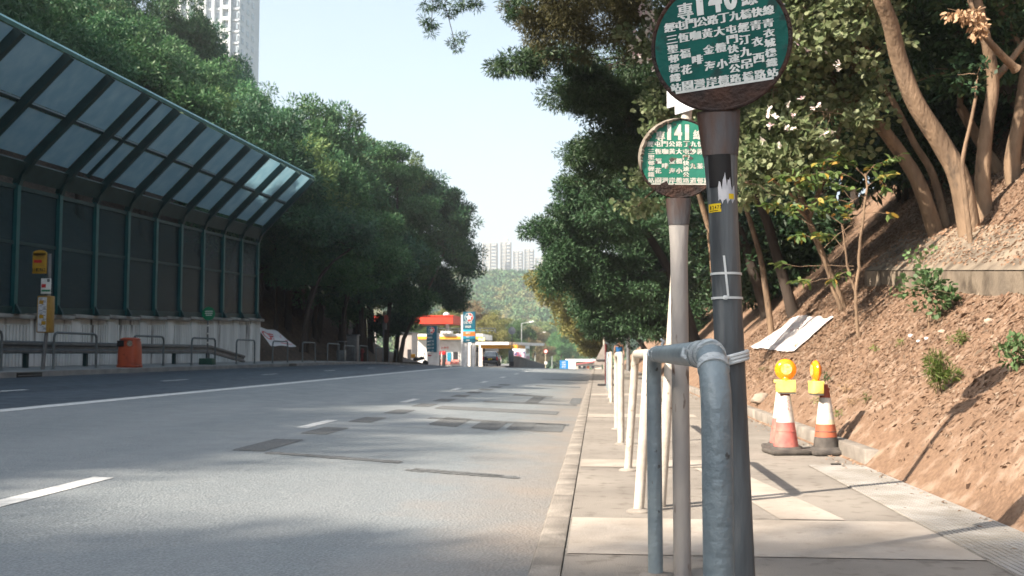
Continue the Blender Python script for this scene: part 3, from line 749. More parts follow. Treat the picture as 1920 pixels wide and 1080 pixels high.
rl = [(-78, 2, 'grey tube rail cut off by the left edge of the frame'), (100, 180, 'grey tube rail standing right of the yellow bus stop post'), (250, 306, 'grey tube rail partly in front of the orange litter bin'),
      (359, 403, 'grey tube rail around the small round green stop sign'), (443, 477, 'grey tube rail in front of the end of the ribbed wall'), (511, 539, 'grey tube rail in front of the white banner'),
      (567, 591, 'grey tube rail below the slim leaning tree past the banner'), (614, 636, 'grey tube rail before the small grey junction box'), (645, 664, 'lower grey tube rail in front of the tall grey cabinet'),
      (674, 689, 'grey tube rail in front of the red hydrant'), (705, 718, 'grey tube rail beside the tall thin sign pole'), (729, 743, 'last grey tube rail before the petrol station')]
for a, b, lb in rl: frail(lb, yofx(a), yofx(b), .93 if 'lower' in lb else 1.0)
gz = lambda y: road_z(-13.9, y) + .145
# yellow bus stop post
M['busyel'] = mat('bus_stop_yellow', (.42, .25, .02), (.34, .19, .02), .5, scale=6)
M['bustan'] = mat('bus_stop_tan', (.33, .20, .035), (.25, .14, .03), .5, scale=6)
M['red'] = mat('sign_red', (.42, .02, .025), None, .5)
M['green'] = mat('sign_green', (.005, .16, .07), None, .5)
M['white'] = mat('clean_white', (.72, .72, .70), (.60, .60, .58), .55, scale=5)
M['grey'] = mat('mid_grey_metal', (.16, .165, .17), (.11, .115, .12), .55, .2, scale=5)
by_ = PX(82, 687, -14.75).y; g0 = gz(by_)
t = T('bus_stop_post', 'yellow bus stop post with a flag plate, a white notice and a tall timetable case', 'bus stop', (-14.75, by_, g0))
px1 = lambda px, py: P(px, py, by_)
mp = by_ / F
def plate(name, x0, x1, y0, y1, m, dy=0., th=.04, par=None, bev=.012):
    a, b = P(x0, y0, by_), P(x1, y1, by_)
    return obj(name, MB().box(((a.x + b.x) / 2, by_ + dy, (a.z + b.z) / 2), (abs(b.x - a.x), th, abs(a.z - b.z)), bev=bev), m, par or t)
top_ = P(93, 476, by_); foot = Vector((P(80, 690, by_).x, by_, g0))
obj('pole', MB().tube([foot, Vector((foot.x + .12, by_, g0 + 1.6)), top_], .05, 12), M['grey'], t)
pl = plate('flag_plate', 62, 87.5, 474, 513, M['busyel'])
obj('flag_top', MB().lathe([(.19, -.02), (.19, .02)], (P(75, 474, by_).x, by_, P(75, 475, by_).z), 20, Matrix.Rotation(R(90), 3, 'X') @ Matrix.Scale(.45, 3, (0, 1, 0))), M['busyel'], pl)
plate('red_band', 64.5, 79.5, 487.5, 493, M['red'], -.024, .004, pl, .0); plate('gold_band', 79.5, 86, 487.5, 493, M['busyel'], -.024, .004, pl, 0)
q = MB()
for i, s in enumerate(('61M', '52X', '962')): word(q, s, P(64.5 + 7.2 * i + 2, 497, by_).x, P(0, 506.5, by_).z, .09, lambda x, z: (x, by_ - .0245, z), .01)
obj('route_numbers', q, M['black'], pl)
q = MB(); 
for i in range(4):
    a = P(65, 479 + 2.1 * i, by_); q.box((a.x + .16, by_ - .0235, a.z), (.26 - .03 * (i % 2), .004, .014))
a = P(65, 498, by_); q.box((a.x + .15, by_ - .0235, a.z), (.28, .004, .012))
obj('fine_print', q, M['bustan'], pl)
n1 = plate('notice', 79.5, 97.5, 522.5, 551, M['white'], -.055, .02)
plate('red_panel', 80.5, 88.5, 533, 539.5, M['red'], -.067, .004, n1, 0); plate('green_panel', 80.5, 96.5, 543.5, 547, M['green'], -.067, .004, n1, 0); plate('dark_logo', 91, 96, 523.5, 529, M['grey'], -.067, .004, n1, 0)
ca = plate('timetable_case', 74.5, 97, 555, 624, M['bustan'], 0, .26, None, .03)
plate('timetable', 77.5, 91, 558, 622, M['paper'], -.135, .012, ca, 0)
q = MB()
random.seed(3)
for i in range(26):
    a = P(78.5 + random.choice((0, 4, 7)), 560 + 2.3 * i, by_); q.box((a.x + .05, by_ - .142, a.z), (random.uniform(.05, .12), .004, .016))
obj('timetable_print', q, M['grey'], ca)
for z0, x0 in ((567, 79), (594, 79), (606, 83)): a = P(x0, z0, by_); q = MB().box((a.x + .06, by_ - .1425, a.z), (.12, .004, .10)); obj('timetable_panel', q, M['busyel'], ca)
# orange litter bin
M['bin'] = mat('orange_bin_plastic', (.42, .085, .035), (.33, .06, .028), .5, scale=3, bump=.15, bscale=20, c3=(.20, .04, .02), s3=5, lo3=.56, hi3=.7)
bny = PX(243, 686, -14.55).y; g1 = gz(bny); bx0 = P(243, 686, bny).x
t = T('litter_bin', 'orange plastic litter bin with a dark slot behind a grey rail on the left footway', 'litter bin', (bx0, bny, g1))
sec = [(0, .42, .40), (.06, .44, .42), (.08, .405, .385), (.55, .395, .37), (.86, .36, .335), (.97, .31, .28), (1.0, .2, .18)]
vs = []; fs = []; n_ = 24
k_ = .80 / .84
for z, a, b in sec:
    for k in range(n_):
        th = 2 * math.pi * k / n_; c_, s_ = math.cos(th), math.sin(th)
        e = lambda v: math.copysign(abs(v) ** .45, v)
        vs.append((bx0 + e(c_) * a * .78, bny + e(s_) * b * .78, g1 + z * .93))
for i in range(len(sec) - 1):
    for k in range(n_): fs.append((i * n_ + k, i * n_ + (k + 1) % n_, (i + 1) * n_ + (k + 1) % n_, (i + 1) * n_ + k))
fs.append(tuple(range(n_ - 1, -1, -1))); fs.append(tuple((len(sec) - 1) * n_ + k for k in range(n_)))
obj('bin_body', MB().add(vs, fs), M['bin'], t)
obj('slot', MB().box((bx0 - .17, bny - .29, g1 + .74), (.22, .04, .19), bev=.015), M['black'], t)
obj('round_emblem', MB().lathe([(.09, 0), (.09, .008)], (bx0 + .12, bny - .283, g1 + .74), 20, Matrix.Rotation(R(90), 3, 'X')), M['peel'], t)
obj('lid_rim', MB().lathe([(.30, 0), (.315, .02), (.30, .04)], (bx0, bny, g1 + .85), 28), M['bin'], t)
# small green round stop sign on the left footway
sy = PX(390, 682, -14.9).y; g2 = gz(sy)
t = T('bus_stop_sign', 'small round green stop sign on a thin pole with dark green base, left footway', 'bus stop sign', (P(390, 682, sy).x, sy, g2))
cc = P(391, 588, sy); fx = P(389, 682, sy).x
obj('pole', MB().tube([(fx, sy, g2), (cc.x - .02, sy, cc.z - .25)], .032, 10), M['grey'], t)
dp = obj('plate', MB().lathe([(.255, -.01), (.262, 0), (.255, .01)], cc, 28, Matrix.Rotation(R(90), 3, 'X')), M['green'], t)
q = MB()
for i in range(3): q.box((cc.x + .02, sy - .0125, cc.z + .09 - .075 * i), (.30 - .06 * (i == 2), .004, .028))
obj('lettering_bars', q, M['white'], dp)
obj('base_block', MB().box((fx - .01, sy, g2 + .12), (.52, .42, .26), bev=.03), mat('dark_green_base', (.012, .055, .04), (.02, .07, .05), .6), t)
q = MB()
for z in (.85, 1.2, 1.5): q.box((fx + .01, sy - .03, g2 + z), (.07, .05, .06), bev=.01)
obj('clamps', q, M['white'], t)
# banner lying on the slope
bn = T('banner', 'white cloth banner with red print spread on the dark slope past the ribbed wall', 'banner', P(520, 640, 51))
y_ = 51.0
A, B_, D_, E_ = P(479, 612, 52.5), P(520, 621, 53.2), P(556, 650, 50.6), P(508, 648, 49.8)
def bil(u, v, off=.0):
    p = (A * (1 - u) + B_ * u) * (1 - v) + (E_ * (1 - u) + D_ * u) * v
    return p + Vector((0, -off, off * .5)) + Vector((0, -.05, .06)) * math.sin(u * 9 + v * 4) * .5
q = MB(); N = 12
q.add([bil(i / N, j / N) for j in range(N + 1) for i in range(N + 1)], [(j * (N + 1) + i, j * (N + 1) + i + 1, (j + 1) * (N + 1) + i + 1, (j + 1) * (N + 1) + i) for j in range(N) for i in range(N)])
M['cloth'] = mat('white_banner_cloth', (.62, .62, .62), (.45, .47, .5), .8, scale=1.2)
o = obj('cloth', q, M['cloth'], bn)
q = MB()
for (u0, u1, v0, v1) in ((.3, .9, .30, .36), (.32, .8, .42, .50), (.35, .95, .58, .64), (.4, .85, .70, .74), (.5, .95, .84, .88)):
    q.add([bil(u0, v0, .02), bil(u1, v0, .02), bil(u1, v1, .02), bil(u0, v1, .02)], [(0, 1, 2, 3)])
ring_ = []
for k in range(20): a = 2 * math.pi * k / 20; ring_ += [bil(.2 + .15 * math.cos(a), .45 + .22 * math.sin(a), .02), bil(.2 + .10 * math.cos(a), .45 + .15 * math.sin(a), .02)]
q.add(ring_, [(2 * k, 2 * ((k + 1) % 20), 2 * ((k + 1) % 20) + 1, 2 * k + 1) for k in range(20)])
obj('red_print', q, M['red'], o)
# cabinets, hydrant, sign pole beyond the banner
def atfoot(px, X=-16.2): y = PX(px, 676, X).y; return Vector((P(px, 676, y).x, y, gz(y)))
f_ = atfoot(657); hh = P(657, 629, f_.y).z - f_.z; wd = 25 * f_.y / F
t = T('utility_cabinet', 'tall grey electrical cabinet standing at the foot of the dark slope', 'cabinet', f_)
obj('cabinet_body', MB().box(f_ + Vector((0, .3, hh / 2)), (wd, .6, hh), bev=.02), M['grey'], t)
obj('cabinet_roof', MB().box(f_ + Vector((0, .3, hh + .03)), (wd + .12, .72, .06), bev=.015), M['zinc'], t)
for s in (-1, 1): obj('door', MB().box(f_ + Vector((s * wd * .24, -.012, hh * .52)), (wd * .45, .02, hh * .84), bev=.008), M['grey'], t)
f_ = atfoot(638); hh = P(638, 640, f_.y).z - f_.z; wd = 15 * f_.y / F
t = T('utility_cabinet', 'small low grey junction box left of the tall cabinet', 'cabinet', f_)
obj('cabinet_body', MB().box(f_ + Vector((0, .25, hh * .30)), (wd, .5, hh * .52), bev=.02), M['zinc'], t)
obj('canopy', MB().box(f_ + Vector((0, .25, hh)), (wd * 1.15, .6, .05), bev=.01), M['zinc'], t)
for s in (-1, 1): obj('leg', MB().box(f_ + Vector((s * wd * .42, .25, hh * .5)), (.07, .07, hh)), M['grey'], t)
f_ = atfoot(679); hh = P(679, 653, f_.y).z - f_.z
t = T('fire_hydrant', 'dark red fire hydrant right of the tall cabinet', 'hydrant', f_)
M['dred'] = mat('dark_red_paint', (.20, .02, .025), (.12, .015, .02), .5, scale=6)
obj('barrel', MB().lathe([(.17, 0), (.17, .06), (.11, .08), (.11, hh * .7), (.15, hh * .72), (.15, hh * .8), (.10, hh * .95), (.03, hh)], f_, 16), M['dred'], t)
for s in (-1, 1): obj('outlet', MB().tube([f_ + Vector((0, 0, hh * .6)), f_ + Vector((s * .26, -.03, hh * .6))], .06, 10), M['black'], t)
f_ = atfoot(718, -15.3); zt = P(720, 585, f_.y).z
t = T('sign_pole', 'thin grey pole with edge-on plates under the trees beside the last rails', 'sign pole', f_)
obj('pole', MB().tube([f_, (P(720, 585, f_.y).x, f_.y, zt)], .045, 10), M['zinc'], t)
obj('plate', MB().lathe([(.3, -.01), (.3, .01)], P(724, 598, f_.y), 20, Matrix.Rotation(R(70), 3, 'Z') @ Matrix.Rotation(R(90), 3, 'X')), M['dred'], t)
obj('box', MB().box(P(721, 612, f_.y), (.28, .2, .45), bev=.02), M['grey'], t)
# gully openings in the left kerb
for px in (58, 549, 1):
    pass
for px, lb in ((55, 'dark gully opening in the left kerb below the yellow bus stop'), (549, 'dark gully opening in the left kerb below the rail past the banner')):
    y = PX(px, 697 if px < 100 else 683, -13.9).y
    o = obj('gully', MB().box((-13.9, y, road_z(-13.9, y) + .04), (.03, 1.1, .15), bev=.006), M['black']); o.location = (0, 0, 0)
    tag(o, lb, 'drain')
    obj('grate_bars', MB().box((-13.882, y, road_z(-13.9, y) + .04), (.01, 1.0, .02)), M['grey'], o)

# ================================================================== PETROL STATION AND THE FAR END OF THE ROAD
M['stwhite'] = mat('station_white', (.74, .74, .73), (.62, .62, .60), .5, scale=2)
M['storange'] = mat('station_orange', (.75, .33, .03), (.80, .42, .07), .5, scale=.6)
M['stteal'] = mat('station_teal', (.008, .10, .155), None, .5)
M['cyan'] = mat('station_cyan', (.03, .38, .48), None, .5)
M['blue2'] = mat('station_blue', (.02, .24, .38), None, .5)
M['starred'] = mat('star_red', (.62, .03, .02), None, .5)
M['pinkred'] = mat('poster_red', (.60, .12, .10), (.75, .45, .40), .6, scale=2)
M['roofred'] = mat('red_fascia', (.62, .055, .025), (.50, .04, .02), .5, scale=2)
M['dark'] = mat('dark_interior', (.02, .022, .025), (.035, .035, .04), .7, scale=3)
M['orange2'] = mat('sign_orange', (.75, .17, .03), None, .5)
YS = 125.0
SG = -.7          # forecourt level
S = lambda px, py, Y=YS: P(px, py, Y)
def pbox(mb, x0, x1, y0, y1, Y, th, bev=0):
    a, b = P(x0, y0, Y), P(x1, y1, Y)
    mb.box(((a.x + b.x) / 2, Y + th / 2, (a.z + b.z) / 2), (abs(b.x - a.x), th, abs(a.z - b.z)), bev=bev); return mb
def pdown(mb, x0, x1, y0, Y, th, zb=SG, bev=0):
    a, b = P(x0, y0, Y), P(x1, y0, Y)
    mb.box(((a.x + b.x) / 2, Y + th / 2, (a.z + zb) / 2), (abs(b.x - a.x), th, a.z - zb), bev=bev); return mb
st = T('petrol_station', 'white petrol station building with orange-banded canopies, roof railing and red posters', 'petrol station', (S(850, 684).x, YS, SG))
obj('shop_wall', pdown(MB(), 781, 865, 638, 131, 9), M['stwhite'], st, smooth=False)
obj('back_wall', pdown(MB(), 865, 934, 650, 140, .4), M['stwhite'], st, smooth=False)
f1 = obj('canopy', pbox(MB(), 778, 905, 626, 636.5, 129.6, 12), M['stwhite'], st, smooth=False)
obj('orange_band', pbox(MB(), 780.5, 904, 631, 636, 129.5, .1), M['storange'], f1, smooth=False)
f2 = obj('canopy', MB().prism([P(880, 641, 124), P(954, 641, 124), P(954, 646.5, 124), P(880, 646.5, 124)], (3.5, 18, 0)), M['stwhite'], st, smooth=False)
a_, b_ = P(880, 646.4, 124), P(954, 646.4, 124)
obj('orange_soffit', MB().box(((a_.x + b_.x) / 2 + 1.2, 131.5, a_.z - .22), (4.6, 14, .42)), M['storange'], f2, smooth=False)
obj('yellow_emblem', pbox(MB(), 896.5, 909, 633, 639, 129.4, .1), mat('yellow_emblem', (.80, .62, .10), (.78, .70, .45), .5, scale=3), f1, smooth=False)
rl_ = MB(); za, zb_ = P(0, 617.5, 128).z, P(0, 626, 128).z
xa, xb = P(818, 620, 128).x, P(929, 620, 128).x
for z in (za, (za + zb_) / 2): rl_.tube([(xa, 128, z), (xb, 128, z)], .045, 6)
for i in range(9): x = xa + (xb - xa) * i / 8; rl_.tube([(x, 128, zb_), (x, 128, za)], .04, 6)
obj('roof_railing', rl_, M['zinc'], st)
obj('rooftop_unit', pbox(MB(), 826, 837, 620, 625.5, 129, 1.2, .03), M['stwhite'], st)
obj('rooftop_unit', pbox(MB(), 838, 847, 620.5, 625.5, 129, 1.2, .03), M['stwhite'], st)
for x0, x1 in ((873, 882), (885, 891), (897.5, 904.5)):
    obj('column', pdown(MB(), x0, x1, 642, 128.5, .9), M['white'], st, smooth=False)
po = obj('poster', pbox(MB(), 824, 861, 641, 684, 130.9, .1), M['stwhite'], st, smooth=False)
tx = MB(); fl = lambda x, z: (x, 130.84, z)
for i, ch in enumerate('大優惠'): a = P(829 + 5.2 * i, 652.5, 130.84); put(tx, ch, a.x, a.z, .30, .32, fl, .03)
obj('poster_lettering', tx, M['pinkred'], po)
obj('poster_band', pbox(MB(), 824.5, 860.5, 674, 683, 130.84, .05), M['pinkred'], po, smooth=False)
obj('poster_picture', pbox(MB(), 838.5, 845.5, 661, 678, 130.82, .05), M['blue2'], po, smooth=False)
obj('poster_picture', pbox(MB(), 849.5, 858, 660, 674, 130.82, .05), M['dark'], po, smooth=False)
obj('poster_picture', pbox(MB(), 829.5, 835.5, 660, 676, 130.82, .05), M['dark'], po, smooth=False)
for x0, x1 in ((891.5, 896), (904.8, 909)): obj('window', pbox(MB(), x0, x1, 652, 660, 139.9, .1), M['dark'], st, smooth=False)
for px, lb in ((823, 'dark petrol pump nearest the price board'), (832, 'dark petrol pump in front of the red posters')):
    f_ = Vector((P(px, 684, 129.5).x, 129.5, SG)); t = T('petrol_pump', lb, 'petrol pump', f_, 'petrol pumps')
    obj('pump_body', MB().box(f_ + Vector((0, 0, .75)), (.42, .4, 1.5), bev=.04), M['dark'], t)
    obj('pump_head', MB().box(f_ + Vector((0, 0, 1.75)), (.5, .45, .5), bev=.05), M['red'], t)
    obj('hose', MB().tube([f_ + Vector((.22, -.1, 1.6)), f_ + Vector((.36, -.15, 1.0)), f_ + Vector((.3, -.15, .5)), f_ + Vector((.22, -.1, 1.0))], .03, 6), M['black'], t)
for px, Y, lb, c in ((791, 110, 'squat yellow grit bin at the foot of the slope before the station', M['storange']),):
    pass
def star_logo(par, cx, cz, Yf, r):
    N = 36
    ci = [(cx + r * math.cos(2 * math.pi * k / N), cz + r * math.sin(2 * math.pi * k / N)) for k in range(N)]
    d = obj('white_disc', MB().add([(x, Yf - .01, z) for x, z in ci], [tuple(range(N))]), M['white'], par, smooth=False)
    rr = r * .9
    right = [(cx + rr * math.cos(a), cz + rr * math.sin(a)) for a in [R(-100 + 200 * k / 24) for k in range(25)]]
    obj('red_half', MB().add([(x, Yf - .02, z) for x, z in right], [tuple(range(25))]), M['starred'], par, smooth=False)
    left = [(cx + rr * math.cos(a), cz + rr * math.sin(a)) for a in [R(100 + 160 * k / 24) for k in range(25)]]
    obj('blue_half', MB().add([(x, Yf - .02, z) for x, z in left], [tuple(range(25))]), M['stteal'], par, smooth=False)
    sp = []
    for k in range(10):
        a = R(90 + 36 * k + 6); q = rr * (1.0 if k % 2 == 0 else .40); sp.append((cx + q * math.cos(a), cz + q * math.sin(a)))
    obj('white_star', MB().add([(cx, Yf - .03, cz)] + [(x, Yf - .03, z) for x, z in sp], [(0, 1 + k, 1 + (k + 1) % 10) for k in range(10)]), M['white'], par, smooth=False)
# tall pylon
YP = 116.0
py_ = T('pylon_sign', 'tall teal petrol pylon sign with star emblem above an orange band on white legs', 'pylon sign', (P(877, 686, YP).x, YP, SG))
obj('side_post', pdown(MB(), 864.5, 868, 590, YP, 1.0), M['stwhite'], py_, smooth=False)
for x0, x1 in ((867, 876), (884, 890)): obj('leg', pdown(MB(), x0, x1, 641, YP + .1, .7), M['stwhite'], py_, smooth=False)
pb = obj('sign_box', pbox(MB(), 868, 890.5, 584.5, 642, YP, .8, .03), M['stteal'], py_, smooth=False)
for y0, y1, m_ in ((618, 622, M['cyan']), (622, 630, M['orange2']), (630, 635, M['blue2'])): obj('colour_band', pbox(MB(), 868.1, 890.4, y0, y1, YP - .02, .03), m_, pb, smooth=False)
a = P(879.3, 595, YP); star_logo(pb, a.x, a.z, YP - .01, 8.3 * YP / F)
tx = MB(); fl = lambda x, z: (x, YP - .03, z)
word(tx, 'CALTEX', P(879, 0, YP).x, P(0, 607, YP).z, .28, fl, .02, .62, .52); word(tx, 'Village', P(879, 0, YP).x, P(0, 614.5, YP).z, .26, fl, .012, .42, .36)
word(tx, 'Diesel', P(879, 0, YP).x, P(0, 626, YP).z, .2, fl, .01, .5, .4); word(tx, 'Shop', P(879, 0, YP).x, P(0, 632.6, YP).z, .18, fl, .01, .6, .5); word(tx, 'Lube', P(879, 0, YP).x, P(0, 639, YP).z, .18, fl, .01, .6, .5)
obj('sign_lettering', tx, M['white'], pb)
# price board
YB = 112.0
pr = T('price_board', 'shorter teal fuel price board with star emblem left of the tall pylon', 'price board', (P(809, 686, YB).x, YB, SG))
obj('base', pdown(MB(), 801, 822, 661, YB + .1, .6), M['stwhite'], pr, smooth=False)
pb = obj('sign_box', pbox(MB(), 800, 818.6, 611.5, 660.5, YB, .6, .03), M['stteal'], pr, smooth=False)
obj('side_face', pbox(MB(), 818.7, 823, 624, 661, YB + .1, .5), M['white'], pr, smooth=False)
a = P(809, 619, YB); star_logo(pb, a.x, a.z, YB - .01, 6.2 * YB / F)
tx = MB(); fl = lambda x, z: (x, YB - .03, z)
word(tx, 'CALTEX', P(809, 0, YB).x, P(0, 627.5, YB).z, .2, fl, .02, .62, .52); word(tx, 'Village', P(809, 0, YB).x, P(0, 634, YB).z, .2, fl, .012, .42, .36)
for i, s in enumerate(('13.93', '16.79', '13.49', '4.13')): 
    word(tx, s, P(812, 0, YB).x, P(0, 640.5 + 6.2 * i, YB).z, .22, fl, .01, .55, .45)
    b = P(802.8, 640.5 + 6.2 * i, YB); tx.box((b.x, YB - .03, b.z), (.2, .01, .09))
obj('sign_lettering', tx, M['white'], pb)
obj('red_print', pbox(MB(), 802, 809, 665.5, 667.5, YB + .06, .05), M['red'], pr, smooth=False)
# red fascia building behind the trees, white dome
rf = T('red_canopy', 'long red canopy fascia behind the dark trees left of the petrol pylon', 'canopy', (P(770, 684, 150).x, 150, SG))
obj('fascia', pbox(MB(), 690, 849, 592.5, 607, 150, 9), M['roofred'], rf, smooth=False)
obj('fascia_lip', pbox(MB(), 689, 850, 591.5, 593, 149.9, 9.2), M['roofred'], rf, smooth=False)
q = MB()
for i in range(3): pbox(q, 690.5 + 4 * i, 693 + 4 * i, 595, 600, 149.9, .06)
obj('white_mark', q, M['stwhite'], rf, smooth=False)
for px in (700, 760, 836): obj('column', pdown(MB(), px, px + 5, 606, 153, .6), M['white'], rf, smooth=False)
dm = T('roof_dome', 'white radar-like dome standing on the red canopy roof', 'dome', P(837, 591, 152))
a = P(837, 592, 152); rr = 6.8 * 152 / F
obj('dome_shell', MB().lathe([(rr * math.cos(R(10 * k)), rr * math.sin(R(10 * k)) * 1.0) for k in range(9)], a, 20), M['white'], dm)
obj('dome_base', MB().lathe([(rr * 1.03, -.05), (rr * 1.03, .12)], a, 20), M['zinc'], dm)
# pale block and machinery at the left of the station
t = T('pale_shed', 'pale grey shed half hidden under the trees left of the station', 'shed', (P(757, 680, 118).x, 118, SG))
obj('wall', pdown(MB(), 748, 772, 624, 118, 4), mat('pale_shed_wall', (.45, .41, .38), (.36, .33, .31), .7, scale=1.5), t, smooth=False)
obj('roof', pbox(MB(), 747, 773, 622.5, 624.5, 117.8, 4.4), M['zinc'], t, smooth=False)
obj('dark_opening', pbox(MB(), 764, 770, 655, 680, 117.95, .1), M['dark'], t, smooth=False)
t = T('motorcycle', 'dark motorcycle with a yellow box parked left of the fuel price board', 'motorcycle', (P(787, 684, 106).x, 106, gz(106) - .45))
b0 = Vector((P(787, 684, 106).x, 106, P(0, 685.5, 106).z))
for s in (-.62, .62):
    wv = obj('wheel', MB().lathe([(.20, -.05), (.30, -.05), (.32, 0), (.30, .05), (.20, .05)], b0 + Vector((s, 0, .32)), 20, Matrix.Rotation(R(90), 3, 'X')), M['black'], t)
obj('body', MB().tube([b0 + Vector((-.7, 0, .75)), b0 + Vector((-.2, 0, .7)), b0 + Vector((.2, 0, .85)), b0 + Vector((.5, 0, .8))], [.10, .17, .2, .08], 10), M['dark'], t)
obj('seat', MB().box(b0 + Vector((-.25, 0, .88)), (.7, .26, .12), bev=.04), M['black'], t)
obj('fork', MB().tube([b0 + Vector((.62, 0, .32)), b0 + Vector((.42, 0, 1.1))], .04, 8), M['zinc'], t)
obj('handlebar', MB().tube([b0 + Vector((.40, -.32, 1.12)), b0 + Vector((.45, 0, 1.08)), b0 + Vector((.40, .32, 1.12))], .025, 8), M['black'], t)
obj('windscreen', MB().box(b0 + Vector((.52, 0, 1.3)), (.04, .36, .4), Matrix.Rotation(R(-25), 3, 'Y'), bev=.015), M['zinc'], t)
obj('top_box', MB().box(b0 + Vector((-.72, 0, 1.08)), (.42, .44, .4), bev=.05), M['storange'], t)

# black car seen from behind
M['carblack'] = mat('black_car_paint', (.012, .013, .015), None, .22, .0, spec=.6, coat=.6)
M['glass'] = mat('car_glass', (.20, .25, .28), (.10, .13, .15), .1, .0, scale=1.5, spec=.8)
M['tail'] = mat('tail_lamp_red', (.45, .015, .02), None, .25)
YC = 118.0; cx0 = P(919, 684, YC).x
ct = T('parked_car', 'black people carrier seen from behind in front of the station canopy', 'car', (cx0, YC, P(0, 685.5, YC).z))
g = P(0, 685.5, YC).z; W2 = .93
def car_sec(y, zb, zs, zt, wb, wt):
    return [Vector((cx0 + x, YC + y, g + z)) for x, z in ((-wb * .92, zb), (-wb, zb + .15), (-wb, zs), (-wt, zt - .12), (-wt * .86, zt), (wt * .86, zt), (wt, zt - .12), (wb, zs), (wb, zb + .15), (wb * .92, zb))]
secs = [car_sec(0, .35, .95, 1.0, .88, .8), car_sec(.12, .28, 1.02, 1.15, .92, .8), car_sec(.28, .25, 1.05, 1.66, .93, .74), car_sec(.7, .22, 1.05, 1.74, .94, .76), car_sec(2.6, .22, 1.05, 1.74, .94, .76), car_sec(3.6, .22, 1.02, 1.12, .93, .78), car_sec(4.6, .25, .8, .85, .88, .75)]
vs = sum(secs, []); n_ = 10; fs = [(i * n_ + k, i * n_ + (k + 1) % n_, (i + 1) * n_ + (k + 1) % n_, (i + 1) * n_ + k) for i in range(len(secs) - 1) for k in range(n_)]
fs += [tuple(range(n_ - 1, -1, -1)), tuple((len(secs) - 1) * n_ + k for k in range(n_))]
obj('body', MB().add(vs, fs), M['carblack'], ct)
rg = lambda x, z: Vector((cx0 + x, YC + .11 + (z - 1.15) / .5 * .16, g + z))
obj('rear_window', MB().prism([rg(-.70, 1.14), rg(.70, 1.14), rg(.62, 1.6), rg(-.62, 1.6)], (0, -.03, .01)), M['glass'], ct, smooth=False)
for s in (-1, 1):
    obj('tail_lamp', MB().box((cx0 + s * .84, YC + .02, g + .92), (.16, .14, .42), bev=.03), M['tail'], ct)
    obj('side_window', MB().prism([(cx0 + s * .935, YC + .7, g + 1.08), (cx0 + s * .935, YC + 2.8, g + 1.08), (cx0 + s * .80, YC + 2.5, g + 1.6), (cx0 + s * .80, YC + .7, g + 1.6)], (s * .012, 0, .01)), M['glass'], ct, smooth=False)
    obj('door_mirror', MB().box((cx0 + s * 1.06, YC + 3.0, g + 1.12), (.2, .12, .18), bev=.05), M['carblack'], ct)
    for y in (.85, 3.6):
        wv = obj('wheel', MB().lathe([(.16, -.11), (.31, -.11), (.33, -.05), (.33, .05), (.31, .11), (.16, .11)], (cx0 + s * .80, YC + y, g + .33), 24, Matrix.Rotation(R(90), 3, 'Y')), M['black'], ct)
        obj('rim', MB().lathe([(.18, -.10), (.18, .115)], (cx0 + s * .805, YC + y, g + .33), 16, Matrix.Rotation(R(90), 3, 'Y')), M['zinc'], wv)
obj('bumper', MB().box((cx0, YC - .05, g + .5), (1.8, .22, .3), bev=.07), M['carblack'], ct)
npz = obj('number_plate', MB().box((cx0, YC - .06, g + .82), (.52, .02, .13)), mat('plate_yellow', (.75, .55, .04), None, .4), ct, smooth=False)
tx = MB(); word(tx, 'PN 281', cx0, g + .82, .085, lambda x, z: (x, YC - .072, z), .01, .62, .46); obj('plate_characters', tx, M['black'], npz)
# round sign seen from behind with a control box, by the slip road
YR = 108.0; zr = lambda py: P(0, py, YR).z; xr = P(960, 650, YR).x; g = prof(YR) + .1
t = T('road_sign', 'round grey road sign seen from behind on a pole above a grey control box', 'road sign', (xr, YR, g))
obj('pole', MB().tube([(xr, YR, g), (xr, YR, zr(614))], .05, 10), M['grey'], t)
obj('plate', MB().lathe([(.40, -.012), (.41, 0), (.40, .012)], (xr, YR - .08, zr(622)), 28, Matrix.Rotation(R(90), 3, 'X')), mat('sign_back_grey', (.24, .27, .30), (.19, .21, .24), .5, .2, scale=4), t)
obj('control_box', pbox(MB(), 953.5, 963, 657, 678, YR - .4, .5, .03), M['zinc'], t)
obj('box_base', pbox(MB(), 954.5, 963, 677, 686, YR - .35, .4), M['dark'], t)
# concrete parapet of the slip road and the bus behind it
M['parapet'] = mat('dark_parapet_concrete', (.10, .095, .09), (.065, .06, .058), .85, scale=.8, stretch=(1, .3, 1), bump=.5, bscale=10)
pp = T('parapet_wall', 'dark concrete parapet dropping away along the slip road right of the car', 'parapet', (P(968, 690, 112).x, 112, -1))
A_ = [(P(962, 669, 112), 112), (P(972, 669.5, 118), 118), (P(1000, 678, 170), 170), (P(1024, 685.5, 235), 235)]
mb = MB()
vs = []
for p, y in A_: vs += [(p.x, y, p.z), (p.x - .45, y, p.z), (p.x - .45, y, p.z - 4), (p.x, y, p.z - 4)]
fs = [(i * 4 + j, i * 4 + (j + 1) % 4, i * 4 + 4 + (j + 1) % 4, i * 4 + 4 + j) for i in range(3) for j in range(4)] + [(0, 1, 2, 3), (15, 14, 13, 12)]
obj('wall', mb.add(vs, fs), M['parapet'], pp, smooth=False)
cp = MB(); vs = []
for p, y in A_: vs += [(p.x + .1, y - .05, p.z + .12), (p.x - .55, y, p.z + .12), (p.x - .55, y, p.z + .005), (p.x + .1, y - .05, p.z + .005)]
obj('coping', cp.add(vs, fs), M['kerb'], pp, smooth=False)
YU = 150.0
bt = T('bus', 'white double-deck bus rear covered in a colourful advert behind the dark parapet', 'bus', (P(972, 690, YU).x, YU, -2.5))
a, b = P(960, 645.5, YU), P(985.5, 645.5, YU)
bh = a.z + 2.4; bw = b.x - a.x
